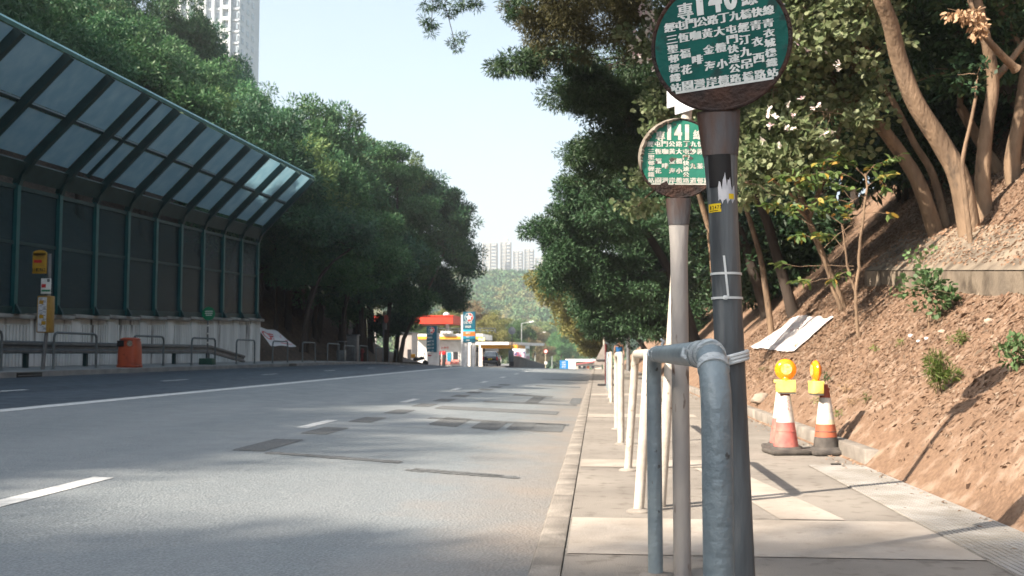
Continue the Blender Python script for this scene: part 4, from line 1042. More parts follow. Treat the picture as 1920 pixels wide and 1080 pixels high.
obj('body', MB().box(((a.x + b.x) / 2, YU + 4.6, a.z - bh / 2), (bw, 9.2, bh), bev=.16), M['stwhite'], bt)
M['advert'] = mat('bus_advert', (.55, .45, .55), (.35, .08, .10), .5, scale=1.1, lo=.45, hi=.55, c3=(.04, .06, .16), s3=1.4, lo3=.52, hi3=.57)
obj('advert', pbox(MB(), 961.5, 984, 659, 674, YU - .03, .03), M['advert'], bt, smooth=False)
obj('upper_sticker', pbox(MB(), 974, 982, 647.5, 655, YU - .03, .03), mat('pale_blue_print', (.45, .55, .62), (.7, .7, .7), .5, scale=2), bt, smooth=False)
obj('side_window', MB().box((b.x + .005, YU + 4.6, a.z - 1.0), (.03, 7.6, .8)), M['glass'], bt, smooth=False)
obj('side_advert', MB().box((b.x + .005, YU + 4.6, a.z - 2.3), (.03, 8.4, 1.1)), M['advert'], bt, smooth=False)
for y in (1.8, 7.2): obj('wheel', MB().lathe([(.3, -.12), (.48, -.12), (.5, 0), (.48, .12), (.3, .12)], (b.x - .12, YU + y, -1.95), 20, Matrix.Rotation(R(90), 3, 'Y')), M['black'], bt)
# street lamps along the far road
M['lampgrey'] = mat('lamp_column_grey', (.40, .42, .42), (.30, .32, .32), .5, .2, scale=3)
def lamp(label, px, py_top, px_head, Y, zb):
    x = P(px, py_top, Y).x; zt = P(px, py_top, Y).z; xh = P(px_head, py_top - 1, Y).x
    t = T('street_lamp', label, 'street lamp', (x, Y, zb), 'street lamps along the far road')
    obj('column', MB().tube([(x, Y, zb), (x, Y, zb + 2), (x, Y, zt)], [.16, .12, .08], 10), M['lampgrey'], t)
    obj('arm', MB().tube([(x, Y, zt - .05), (x + (xh - x) * .3, Y, zt + .05), (xh, Y, zt + .25)], .06, 8), M['lampgrey'], t)
    d = Vector((xh - x, 0, .2)).normalized(); L = abs(xh - x) * .45
    mb = MB(); mb.tube([(xh - L * .5, Y, zt + .18), (xh - L * .3, Y, zt + .2), (xh + L * .3, Y, zt + .28), (xh + L * .5, Y, zt + .26)], [.08, .17, .2, .09], 10)
    obj('lantern', mb, M['white'], t)
lamp('nearest and tallest street lamp of the far row, above the bus', 978, 606, 997, 190, -4)
lamp('second street lamp of the far row, standing by the end of the dark parapet', 1003.5, 625.5, 1020, 235, -4.5)
lamp('third street lamp of the far row, right of the red round sign', 1035, 642.5, 1048, 290, -5)
lamp('faint farthest street lamp of the row, above the red-banded far building', 1091, 654.5, 1100, 330, -6)
t = T('road_sign', 'round red-rimmed road sign on a pale pole with a small lower plate', 'road sign', (P(1023, 690, 170).x, 170, -2.5))
x = P(1023.5, 690, 170).x; z = P(0, 659, 170).z; xf = P(1023, 690, 170).x
obj('pole', MB().tube([(xf, 170, -2.5), (xf, 170, z)], .07, 10), mat('pale_yellow_pole', (.50, .46, .32), (.4, .37, .27), .5), t)
dp = obj('plate', MB().lathe([(.36, -.02), (.36, .02)], (x, 169.9, z), 26, Matrix.Rotation(R(90), 3, 'X')), M['starred'], t)
obj('white_centre', MB().lathe([(.26, -.01), (.26, .01)], (x, 169.86, z), 22, Matrix.Rotation(R(90), 3, 'X')), M['white'], dp)
obj('lower_plate', pbox(MB(), 1020.8, 1026, 678, 683, 169.85, .05), M['white'], t)
YD = 200.0
t = T('direction_sign', 'blue road direction sign with white lettering at the far end of the road', 'direction sign', (P(1058, 692, YD).x, YD, prof(YD)))
bp_ = obj('plate', pbox(MB(), 1049.5, 1066, 675.5, 691.5, YD, .1), mat('direction_blue', (.008, .16, .42), (.01, .19, .46), .4), t, smooth=False)
tx = MB(); fl = lambda x, z: (x, YD - .02, z)
for i, s in enumerate(('屯門', '元朗', '青衣')):
    for j, ch in enumerate(s): a = P(1055 + 4.0 * j, 679.5 + 4.3 * i, YD - .02); put(tx, ch, a.x, a.z, .36, .36, fl, .01)
obj('lettering', tx, M['white'], bp_)
for px in (1052, 1063): obj('leg', MB().tube([(P(px, 690, YD + .2).x, YD + .2, prof(YD) - .3), (P(px, 690, YD + .2).x, YD + .2, P(0, 676, YD).z)], .08, 8), M['lampgrey'], t)
YE = 260.0
t = T('far_building', 'low white building with a red-banded roof at the far end of the road', 'building', (P(1095, 694, YE).x, YE, -5))
obj('wall', pdown(MB(), 1065, 1128, 681, YE + 1, 14, -6), mat('far_building_wall', (.55, .45, .36), (.66, .62, .58), .6, scale=.35), t, smooth=False)
obj('roof', pbox(MB(), 1060, 1134, 673.5, 678, YE, 16), M['stwhite'], t, smooth=False)
obj('red_band', MB().prism([P(1080, 681.5, YE - .1), P(1120, 676, YE - .1), P(1120, 678.5, YE - .1), P(1080, 684, YE - .1)], (0, .3, 0)), mat('muted_red_band', (.38, .10, .10), None, .6), t, smooth=False)
for x0 in (1084, 1093, 1100, 1109): obj('window', pbox(MB(), x0, x0 + 5, 686, 691, YE + .9, .1), M['dark'] if x0 != 1100 else M['orange2'], t, smooth=False)
obj('side_wing', pdown(MB(), 1062, 1079, 676, YE - 3, 2, -6), M['stwhite'], t, smooth=False)

# tall buildings
def tower(name, label, x, Y, w_, d_, z0, h, bays, floors, m_wall, m_fin, m_glass, seed=0, top_extra=True, near_windows=False):
    cnt_ = [0]
    t = T(name, label, 'tower block', (x, Y, z0))
    rnd = random.Random(seed)
    obj('core', MB().box((x, Y + d_ / 2 + .6, z0 + h / 2), (w_, d_, h)), m_wall, t, smooth=False)
    fw_ = .20 if bays > 3 else .10; bw_ = w_ / bays; fh = h / floors
    for i in range(bays):
        kind = i % 3
        bx_ = x - w_ / 2 + (i + .5) * bw_
        fin = MB()
        fin.box((bx_ - bw_ / 2, Y + .1, z0 + h / 2), (bw_ * fw_, 1.4, h * (1.004 if bays > 3 else .99))); obj('fin', fin, m_fin, t, smooth=False)
        bd = MB(); wn = MB()
        for k in range(floors):
            zc = z0 + (k + .5) * fh
            if near_windows and 296 < proj((bx_, Y, zc))[0] < 470 and -30 < proj((bx_, Y, zc))[1] < 112 and cnt_[0] < 98:
                for ox, ww_ in (((.08, .62),) if kind == 1 else ((-.10, .26), (.26, .22))):
                    cnt_[0] += 1; obj('window', MB().box((bx_ + bw_ * ox, Y + .5, zc + fh * (.12 if kind == 1 else .05)), (bw_ * ww_, .2, fh * .5)), m_glass, t, smooth=False)
                if kind == 1: bd.box((bx_ + bw_ * .08, Y + .0, zc - fh * .34), (bw_ * .70, 1.5, fh * .30))
                else: bd.box((bx_ + bw_ * .08, Y + .45, zc - fh * .42), (bw_ * .7, .5, fh * .12))
                continue
            if kind == 1: bd.box((bx_ + bw_ * .08, Y + .0, zc - fh * .34), (bw_ * .70, 1.5, fh * .30)); wn.box((bx_ + bw_ * .08, Y + .5, zc + fh * .12), (bw_ * .62, .2, fh * .5))
            else:
                wn.box((bx_ - bw_ * .10, Y + .52, zc + fh * .05), (bw_ * .26, .2, fh * .52)); wn.box((bx_ + bw_ * .26, Y + .52, zc + fh * .05), (bw_ * .22, .2, fh * .52))
                bd.box((bx_ + bw_ * .08, Y + .45, zc - fh * .42), (bw_ * .7, .5, fh * .12))
        struct(obj('windows', wn, m_glass, t, smooth=False), 'stuff'); struct(obj('spandrels', bd, m_fin, t, smooth=False), 'stuff')
    # return side facing the road
    sd_ = MB(); sw = MB()
    for k in range(floors):
        zc = z0 + (k + .5) * fh
        for j in range(3): sw.box((x + w_ / 2 + .02, Y + 3 + j * (d_ - 4) / 3, zc), (.2, 1.6, fh * .5))
    struct(obj('side_windows', sw, m_glass, t, smooth=False), 'stuff')
    if top_extra: obj('roof_plant', MB().box((x, Y + d_ / 2, z0 + h + 2), (w_ * .4, d_ * .5, 4)), m_wall, t, smooth=False)
    return t
M['tw_wall'] = mat('tower_wall', (.50, .54, .58), (.44, .48, .52), .7, scale=.1)
M['tw_fin'] = mat('tower_fin', (.62, .66, .68), (.55, .59, .61), .7, scale=.1)
M['tw_glass'] = mat('tower_glass', (.17, .22, .26), (.27, .33, .37), .25, scale=.3, spec=.6)
YT = 260.0
xr_ = P(447, 60, YT).x; xl_ = P(306, 60, YT).x
tower('tower_block', 'pale grey high-rise block with white window bays rising behind the wooded hill', (xr_ + xl_) / 2, YT, xr_ - xl_, 16, 28, 96, 9, 30, M['tw_wall'], M['tw_fin'], M['tw_glass'], 1, True, True)
M['tf_wall'] = mat('far_tower_wall', (.34, .34, .31), (.40, .37, .31), .7, scale=.03)
M['tf_fin'] = mat('far_tower_fin', (.44, .44, .42), None, .7)
for i, (x0, x1, ytop, lb) in enumerate(((905, 931, 455, 'distant pale tower block at the left end of the hilltop row'), (938, 957, 453, 'distant cream-topped tower block second in the hilltop row'), (962, 979, 470, 'distant white tower block third in the hilltop row'),
                                 (983, 1000, 466, 'distant white tower block fourth in the hilltop row'), (1003, 1030, 482, 'distant white tower block at the right end of the hilltop row'))):
    Y = 1000 + 30 * (i % 2); a, b = P(x0, ytop, Y), P(x1, ytop, Y)
    tw = tower('tower_block', lb, (a.x + b.x) / 2, Y, b.x - a.x, 14, 40, a.z - 40, 2, 22, M['tf_wall'], M['tf_fin'], M['tw_glass'], i, i == 1); tw['group'] = 'distant towers on the hilltop'

# things along the right kerb further on
t = T('warning_sign', 'grey-brown triangular sign plate seen from behind on a dark red post', 'road sign', (P(1136, 723, 30).x, 30, 0))
xp = P(1136, 700, 30).x
obj('post', MB().tube([(xp, 30, 0), (xp, 30, P(0, 646, 30).z)], .028, 8), mat('dark_red_post', (.10, .012, .015), (.07, .01, .012), .5), t)
obj('plate', MB().prism([P(1112, 684, 30.06), P(1134.5, 684, 30.06), P(1135, 647, 30.06), P(1131, 647, 30.06)], (0, .012, 0)), mat('sign_back', (.30, .27, .25), (.24, .22, .2), .6), t, smooth=False)
obj('stiffener', MB().box(P(1126, 674, 30.03), (.30, .03, .03)), M['grey'], t)
obj('foot_bar', MB().box((xp, 30, .03), (.5, .4, .05), bev=.01), M['dark'], t)
YQ = 46.0
t = T('bus_stop_post', 'far pale bus stop post with stacked grey plates beyond the triangular sign', 'bus stop', (P(1133, 690, YQ).x, YQ, prof(YQ)))
xq = P(1133, 690, YQ).x
obj('pole', MB().tube([(xq, YQ, 0), (xq, YQ, P(0, 607, YQ).z)], .05, 10), M['cream'], t)
for k in range(4): obj('plate', pbox(MB(), 1134.5, 1142 + (k % 2) * 1.5, 616 + 8 * k, 622.5 + 8 * k, YQ - .02, .03, .008), M['zinc'], t)
for px, y_top, Y, lb, zt2 in ((1178, 380, 58, 'grey lamp column with a thicker foot in front of the dark trees on the right', 632), (1159.5, 545, 75, 'thin far lamp column left of the thicker one, before the dark trees', 640)):
    x = P(px, 690, Y).x
    t = T('lamp_column', lb, 'lamp column', (x, Y, prof(Y)), 'lamp columns in front of the right-hand trees')
    obj('foot', MB().tube([(x, Y, prof(Y)), (x, Y, P(0, zt2, Y).z)], .12, 12), M['grey'], t)
    obj('shaft', MB().tube([(x, Y, P(0, zt2, Y).z), (x, Y, P(0, y_top, Y).z)], [.08, .06], 10), M['grey'], t)
    zt_ = P(0, y_top, Y).z
    obj('arm', MB().tube([(x, Y, zt_ - .05), (x - .8, Y, zt_ + .2), (x - 1.5, Y, zt_ + .25)], .045, 8), M['grey'], t)
    obj('lantern', MB().box((x - 1.7, Y, zt_ + .24), (.6, .22, .14), bev=.04), M['white'], t)
t = T('road_sign', 'small round pale sign with a red mark above the walking person', 'road sign', (P(1157, 690, 62).x, 62, prof(62)))
x = P(1157.5, 690, 62).x
obj('pole', MB().tube([(x, 62, prof(62)), (x, 62, P(0, 634, 62).z)], .03, 8), M['grey'], t)
obj('plate', MB().lathe([(.16, -.01), (.16, .01)], (x, 61.95, P(0, 634.5, 62).z), 20, Matrix.Rotation(R(90), 3, 'X')), M['white'], t)
obj('red_plate', MB().box((x + .25, 61.96, P(0, 633, 62).z), (.2, .02, .22), bev=.008), M['pinkred'], t)

# ------------------------------------------------------------------ person walking away on the pavement
M['skin'] = mat('skin', (.30, .17, .115), (.26, .145, .10), .55, scale=12)
M['hair'] = mat('dark_hair', (.012, .011, .011), (.02, .018, .017), .6, scale=60)
M['shirt'] = mat('blue_shirt', (.012, .10, .27), (.010, .08, .22), .8, scale=9, bump=.3, bscale=30)
M['shorts'] = mat('dark_shorts', (.018, .02, .028), (.03, .032, .04), .85, scale=9)
def skin_mesh(name, joints, m, parent, sub=2, root=0):
    """joints: list of (pos, radius, parent index) grown into one continuous surface"""
    me = bpy.data.meshes.new(name)
    me.from_pydata([j[0] for j in joints], [(j[2], i) for i, j in enumerate(joints) if j[2] is not None], [])
    o = bpy.data.objects.new(name, me); C.objects.link(o)
    sk_ = o.modifiers.new('skin', 'SKIN'); sk_.use_smooth_shade = True
    for i, j in enumerate(joints):
        r_ = j[1] if hasattr(j[1], '__len__') else (j[1], j[1])
        me.skin_vertices[0].data[i].radius = r_; me.skin_vertices[0].data[i].use_root = (i == root)
    ss = o.modifiers.new('sub', 'SUBSURF'); ss.levels = sub; ss.render_levels = sub
    dg = bpy.context.evaluated_depsgraph_get(); nm = bpy.data.meshes.new_from_object(o.evaluated_get(dg))
    bpy.data.objects.remove(o); bpy.data.meshes.remove(me)
    nm.materials.clear(); nm.materials.append(m); nm.name = name
    o = bpy.data.objects.new(name, nm); C.objects.link(o); o.parent = parent
    return o
YM = 52.0; xm = P(1161, 690, YM).x; zm = prof(YM)
pt_ = T('person', 'person in a blue sleeveless shirt and dark shorts walking away on the right pavement', 'person', (xm, YM, zm))
J = [((0, 0, .93), (.15, .11), None), ((0, 0, 1.12), (.135, .10), 0), ((0, -.01, 1.32), (.165, .11), 1), ((0, 0, 1.43), (.10, .08), 2), ((0, .01, 1.50), .055, 3), ((0, .02, 1.57), .075, 4), ((0, .03, 1.66), (.085, .10), 5), ((0, .03, 1.72), (.06, .075), 6)]
def limb(j0, pts):
    k = j0
    for p, r_ in pts: J.append((p, r_, k)); k = len(J) - 1
    return k
for s, st_ in ((-1, 1), (1, -1)):
    h = limb(2, [((s * .19, 0, 1.40), .055), ((s * .235, -.03 * st_, 1.13), .042), ((s * .25, .10 * st_, .90), .030), ((s * .25, .14 * st_, .84), (.034, .02))])
    for f in range(4): limb(h, [((s * .25 + (f - 1.5) * .004, .15 * st_ + (f - 1.5) * .018, .78), .009), ((s * .25 - s * .012, .155 * st_ + (f - 1.5) * .018, .745 + .006 * abs(f - 1)), .008)])
    limb(h, [((s * .25 - s * .03, .17 * st_ + .03, .80), .010), ((s * .25 - s * .035, .18 * st_ + .035, .775), .008)])
    limb(0, [((s * .09, .02 * st_, .82), .085), ((s * .095, .10 * st_, .50), .058), ((s * .095, -.02 + .14 * st_ - (.10 if st_ < 0 else 0), .26), .05), ((s * .095, .12 * st_ - (.06 if st_ < 0 else 0), .09), .036), ((s * .10, .12 * st_ + .07, .045), .036), ((s * .10, .12 * st_ + .15, .03), .026)])
skin_mesh('body', J, M['skin'], pt_, 1)
sh_ = [((0, 0, .95), (.165, .125), None), ((0, 0, 1.12), (.15, .115), 0), ((0, -.01, 1.32), (.185, .125), 1), ((0, 0, 1.42), (.13, .095), 2), ((-.155, 0, 1.40), .07, 2), ((.155, 0, 1.40), .07, 2)]
skin_mesh('shirt', sh_, M['shirt'], pt_, 1)
so = [((0, 0, .92), (.172, .13), None), ((-.095, .03, .80), .105, 0), ((-.10, .085, .56), .085, 1), ((.095, -.03, .80), .105, 0), ((.10, -.085, .56), .085, 3)]
skin_mesh('shorts', so, M['shorts'], pt_, 1)
skin_mesh('hair', [((0, .0, 1.63), (.085, .085), None), ((0, .01, 1.70), (.092, .10), 0), ((0, .02, 1.74), (.07, .08), 1)], M['hair'], pt_, 1)
for s, yy in ((-1, .2), (1, -.10)): obj('shoe', MB().box((xm + s * .1, YM + yy, zm + .045), (.10, .28, .09), bev=.04), M['stwhite'], pt_)

# ================================================================== VEGETATION
def ground_hit(px, py, f=bank_z, y0=3., y1=90.):
    d = ray(px, py); y = y0
    while y < y1:
        p = CAM + d * (y / d.y)
        if p.z < f(p.x, p.y): return p
        y += .03
    return CAM + d * (y1 / d.y)
M['bark'] = mat('dark_bark', (.055, .042, .034), (.03, .024, .02), .9, scale=3, stretch=(1, 1, .25), bump=1.5, bscale=18)
M['bark2'] = mat('pale_brown_bark', (.23, .16, .105), (.13, .09, .06), .85, scale=5, stretch=(1, 1, .35), bump=2.2, bscale=26, c3=(.075, .055, .04), s3=7, lo3=.55, hi3=.7)
M['bark3'] = mat('grey_bark', (.11, .095, .08), (.07, .06, .05), .9, scale=4, stretch=(1, 1, .3), bump=1, bscale=20)
L_hill = leaf_mat('hill_leaves', [(.030, .092, .044), (.052, .142, .064), (.088, .195, .080)], .3, .10)
L_hill2 = leaf_mat('hill_leaves_light', [(.052, .115, .046), (.085, .165, .058), (.13, .21, .072)], .3, .10)
L_olive = leaf_mat('olive_leaves', [(.10, .12, .035), (.15, .165, .05), (.20, .20, .07)], .3, .06)
L_brown = leaf_mat('brown_leaves', [(.14, .11, .06), (.19, .15, .085), (.12, .12, .06)], .3, .04)
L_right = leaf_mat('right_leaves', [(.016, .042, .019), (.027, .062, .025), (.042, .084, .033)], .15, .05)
L_needle = leaf_mat('sunlit_feathery_leaves', [(.085, .095, .040), (.13, .135, .055), (.17, .165, .07)], .35, .03)  # paler than the other feathery leaves: sunlight is put into the colour
L_bau = leaf_mat('broad_leaves', [(.10, .155, .065), (.175, .225, .11), (.29, .33, .19)], .4, .02)
L_sap = leaf_mat('sapling_leaves', [(.075, .135, .04, 0), (.11, .18, .05, .45), (.15, .21, .07, .80), (.45, .32, .06, .90), (.42, .22, .08, 1)], .4, .02)
L_dry = leaf_mat('dry_leaves', [(.36, .24, .13), (.46, .33, .2), (.26, .16, .08)], .35, .02)
L_shrub = leaf_mat('shrub_leaves', [(.07, .14, .05), (.11, .19, .075), (.15, .23, .10)], .35, .02)
L_grass = leaf_mat('tuft_grass', [(.07, .13, .02), (.11, .18, .03), (.17, .2, .05)], .35, .02)

def bez(a, b, sag, n=6, wob=0, rng=None):
    a, b = Vector(a), Vector(b); m = (a + b) / 2 + Vector(sag); out = []
    for i in range(n + 1):
        t = i / n; p = a * (1 - t) ** 2 + m * 2 * t * (1 - t) + b * t * t
        if wob and 0 < i < n: p = p + Vector(rng.normal(size=3) * wob)
        out.append(p)
    return out
def tree_meshes(seed, trunks, crowns, clump_r, per, L, W, m_leaf, m_bark, up=.5, shape=4, twig=.02, flat=.65, curl=.15, droop=0., nodes_from=.45, shell=2.0, jitter=1.0, limbs=True):
    """trunks: [(points, r0, r1)], crowns: [(cx,cy,cz,rx,ry,rz,n)] all local; returns wood mesh, leaf mesh"""
    rng = np.random.default_rng(seed); wood = MB(); nodes = []; parts = []
    for pts, r0, r1 in trunks:
        k = len(pts); rr = [r0 + (r1 - r0) * (i / (k - 1)) ** .8 for i in range(k)]; rr[0] *= 1.25
        wood.tube(pts, rr, 10); m = max(1, int(k * nodes_from))
        nodes += [(Vector(p), rr[i + m]) for i, p in enumerate(pts[m:])]
    for cx, cy, cz, rx, ry, rz, n in crowns:
        c0 = Vector((cx, cy, cz)); nd = min(nodes, key=lambda q: (q[0] - c0).length) if nodes else (c0, .05)
        loc_nodes = [nd]
        if limbs:
            for _ in range(max(2, int(n / 14))):
                u = rng.normal(size=3); u /= np.linalg.norm(u); e = c0 + Vector((u[0] * rx, u[1] * ry, u[2] * rz)) * .6
                base = min(nodes + loc_nodes, key=lambda q: (q[0] - e).length + .4 * abs(q[0].z - e.z))
                d = (e - base[0]).length
                path = bez(base[0], e, (0, 0, d * .12), 6, d * .03, rng); r_ = min(base[1] * .7, .02 + d * .018)
                wood.tube(path, [r_ * (1 - .75 * i / 6) for i in range(7)], 6, caps=False)
                loc_nodes += [(p, r_ * (1 - .75 * i / 6)) for i, p in enumerate(path)][2:]
        for _ in range(n):
            u = rng.normal(size=3); u /= np.linalg.norm(u); s = rng.uniform(0, 1) ** (1 / shell)
            c = np.array([cx + u[0] * rx * s, cy + u[1] * ry * s, cz + u[2] * rz * s]) + rng.normal(size=3) * .12 * clump_r * jitter
            cv = Vector(c); base = min(loc_nodes, key=lambda q: (q[0] - cv).length); d = (cv - base[0]).length
            path = bez(base[0], cv, (0, 0, d * .1), 3, d * .05, rng); r_ = min(base[1] * .8 + .004, twig)
            wood.tube(path, [r_ * (1 - .7 * i / 3) for i in range(4)], 5, caps=False)
            q = clump_r * rng.uniform(.65, 1.3); N = max(4, int(per * rng.uniform(.7, 1.25)))
            v = nrm(rng.normal(size=(N, 3))); rad = rng.uniform(0, 1, (N, 1)) ** (1 / 2.4); off = v * rad * q; off[:, 2] *= flat
            dirs = v * .8 + rng.normal(size=(N, 3)) * .6; dirs[:, 2] -= droop
            parts.append(leaves(rng, c + off, dirs, L, W, up, shape, curl))
    wm = mesh_of('trunk', wood.v, wood.f, m_bark, True)
    lm_ = np_mesh('crown', np.concatenate(parts), shape, m_leaf)
    return wm, lm_
def plant(name, label, cat, loc, meshes, rz=0, sc_=1., group=None, wood='trunk', crown='crown'):
    t = T(name, label, cat, loc, group); t.rotation_euler = (0, 0, rz); t.scale = (sc_,) * 3 if not hasattr(sc_, '__len__') else sc_
    for nm, me in ((wood, meshes[0]), (crown, meshes[1])):
        o = bpy.data.objects.new(nm, me); C.objects.link(o); o.parent = t
    return t
def mesh_with(me, m):
    c = me.copy(); c.materials.clear(); c.materials.append(m); return c

# --- hillside trees: a few kinds, then copies
def hill_kind(seed, m_leaf, per=240, L=.32, W=.10):
    r = random.Random(seed); H = 13.0
    pts = [Vector((0, 0, -.6))]; lean = Vector((r.uniform(.05, .28), r.uniform(-.12, .12), 1))
    for i in range(1, 8): pts.append(Vector((lean.x * i * 1.15 + r.uniform(-.2, .2), lean.y * i * 1.15 + r.uniform(-.2, .2), i * 1.25)))
    top = pts[-1]; cr = []
    cr.append((top.x, top.y, 9.6, 2.9, 2.9, 2.9, 34))
    for k in range(5):
        a = k * 1.26 + r.uniform(-.4, .4); q = r.uniform(2.0, 3.0)
        cr.append((top.x + math.cos(a) * q, top.y + math.sin(a) * q, r.uniform(5.4, 9.4), 2.1, 2.1, r.uniform(1.4, 2.1), 17))
    return tree_meshes(seed, [(pts, .24, .07)], cr, .95, per, L, W, m_leaf, M['bark'], up=.45, twig=.035)
K = [hill_kind(11, L_hill), hill_kind(12, L_hill), hill_kind(13, L_hill2), hill_kind(14, L_hill)]
LBL = ['bushy dark green tree in the wood covering the left hillside', 'dark green broad-crowned tree in the wood covering the left hillside', 'lighter green bushy tree in the wood covering the left hillside', 'dense dark tree in the wood covering the left hillside']
def hill_tree(x, y, zt=None, s=None, k=None, label=None, sxy=1.0, group='trees on the left hillside'):
    k = random.randrange(4) if k is None else k
    g = hill_z(x, y) if y < 104 else prof(y) - .6
    s = s if s is not None else (zt - g) / 12.6
    s = max(.4, min(1.75, s))
    return plant('broadleaf_tree', label or LBL[k], 'tree', (x, y, g), K[k], random.uniform(0, 6.28), (s * sxy, s * sxy, s), group)
random.seed(21)
# skyline and front row, from where their tops stand
SKY = [(690, 222, 74, 'tall tree making the right-hand shoulder of the wooded hill skyline'), (645, 203, 70, None), (600, 190, 68, None), (555, 178, 67, None), (510, 165, 67, None), (470, 165, 69, None), (405, 40, 76, 'tall dark tree standing up in front of the high-rise block'), (332, 8, 76, None), (300, -30, 74, None), (250, -60, 74, None), (200, -90, 72, None), (140, -110, 70, None)]
for px, py, Y, lb in SKY:
    p = P(px, py, Y); hill_tree(p.x, Y, p.z, label=lb, sxy=.72)
for px, py, Y, sx_ in ((520, 385, 59, 1.0), (575, 360, 61, 1.0), (640, 345, 64, 1.0), (690, 335, 68, 1.0), (600, 270, 66, .85), (540, 260, 64, .85), (660, 290, 70, .85), (490, 270, 60, .8)):
    p = P(px, py, Y); hill_tree(p.x, Y, p.z, sxy=sx_)
def edge_tree(seed, label, base, trunk, crowns, ml, clump=.8, per=250, nm='broadleaf_tree'):
    b = Vector(base); tr = [Vector((0, 0, -.3))] + [P(*q) - b for q in trunk]; fine = []
    for a, c in zip(tr[:-1], tr[1:]):
        for i in range(3): fine.append(a.lerp(c, i / 3))
    fine.append(tr[-1])
    cr = [(*(P(px, py, Y) - b), rx, ry, rz, n) for px, py, Y, rx, ry, rz, n in crowns]
    plant(nm, label, 'tree', tuple(b), tree_meshes(seed, [(fine, .22, .08)], cr, clump, per, .30, .09, ml, M['bark'], up=.45, twig=.03), group='trees on the left hillside')
p = P(722, 672, 73); edge_tree(35, 'dark overhanging tree at the end of the slope, left of the red canopy', (p.x, 73, hill_z(p.x, 73)), [(726, 610, 73), (735, 540, 73), (745, 440, 73), (745, 350, 73)],
    [(735, 320, 74, 2.0, 2.2, 1.8, 40), (770, 400, 74, 2.2, 2.2, 1.8, 44), (720, 440, 73, 2.2, 2.2, 2.0, 44), (780, 480, 74, 2.0, 2, 1.8, 40), (715, 540, 73, 1.9, 1.9, 1.2, 34), (775, 565, 74, 1.5, 1.6, 1.0, 26), (660, 500, 71, 2.0, 2, 1.8, 36), (650, 575, 70, 1.5, 1.6, .9, 22)], L_hill)
p = P(740, 674, 82); edge_tree(36, 'last leafy tree of the left wood, its crown leaning out over the station', (p.x, 82, hill_z(p.x, 82) - .2), [(748, 610, 82), (772, 540, 82), (815, 460, 82), (835, 390, 82)],
    [(825, 375, 82, 1.9, 2, 1.4, 34), (790, 350, 83, 1.8, 2, 1.4, 30), (860, 410, 82, 1.6, 1.8, 1.5, 32), (830, 460, 82, 2.0, 2, 1.6, 38), (870, 490, 82, 1.3, 1.5, 1.5, 26), (820, 525, 82, 1.6, 1.8, 1.0, 28), (850, 555, 82, 1.2, 1.4, .9, 18), (752, 600, 80, 1.3, 1.3, .8, 18), (715, 610, 79, 1.2, 1.3, .7, 16)], L_hill)
p = P(690, 670, 78); edge_tree(37, 'dark tree half hidden between the overhanging trees of the left wood', (p.x, 79, hill_z(p.x, 79)), [(690, 560, 79), (700, 450, 79), (710, 340, 79)],
    [(700, 300, 79, 2.2, 2, 2, 36), (760, 330, 80, 2.0, 2, 1.6, 32), (700, 400, 79, 2.6, 2, 2, 40), (640, 420, 77, 2.4, 2, 2, 36)], L_hill2)
SKL = [(-400, -500), (0, -150), (200, -60), (340, 0), (400, 35), (440, 50), (470, 85), (482, 135), (520, 152), (600, 186), (720, 228), (740, 290), (840, 345), (900, 420)]
def skyl(px):
    for (x0, y0), (x1, y1) in zip(SKL[:-1], SKL[1:]):
        if px <= x1: return y0 + (y1 - y0) * (px - x0) / (x1 - x0)
    return 520
def allowed(yl):
    if yl < -.5: return 7
    if yl < 8.3: return -1.9
    if yl < 11.3: return -1.2
    if yl < 17: return -4.3
    return 60
TAN_X = math.tan(SUN_EL) / abs(math.cos(SUN_AZ)); DYX = math.sin(SUN_AZ) / math.cos(SUN_AZ)
n_fill = 0
yy = -34.0
while yy < 92:
    xx = -20.0
    while xx > -52:
        x = xx + random.uniform(-1.6, 1.6); y = yy + random.uniform(-1.6, 1.6); xx -= 5.2
        g = hill_z(x, y); s = random.uniform(.85, 1.2); top = g + 12.6 * s
        yl = y - x * DYX; ok = True
        lim = min(allowed(yl), allowed(yl - 2.6), allowed(yl + 2.6))
        zl = top + x * TAN_X
        if y < 6 and lim < 0 and zl < lim:
            s = min(1.6, (lim - x * TAN_X - g) / 12.6); top = g + 12.6 * s; zl = top + x * TAN_X - 1e-4  # out-of-view trees stretched until their shade reaches across the road
        if zl > lim:
            s = (lim - x * TAN_X - g) / 12.6
            if s < .5: continue
        if y < 52 and x > -23.2: continue
        if y > 20:
            for _ in range(12):
                qx, qy = proj((x, y, g + 12.6 * s))
                if qy >= skyl(qx + 75 * 60 / max(y, 30)) + 12: break
                s *= .9
            if s < .4: continue
            if proj((x, y, g))[0] > 735: continue
        hill_tree(x, y, s=s); n_fill += 1
    yy += 5.4
for x, dy, zl, s_ in ((-22, 0, 4.5, .8), (-25.5, -1.2, 5.5, .8), (-28.5, .6, 4.5, .8), (-24, -5.5, 6, .9), (-28, -6, 6, .9)):  # out-of-view trees added to shade the near sign post and pavement
    y = -.2 + dy + x * DYX; g = hill_z(x, y); hill_tree(x, y, s=(zl - x * TAN_X - g) / 12.6, sxy=.75)
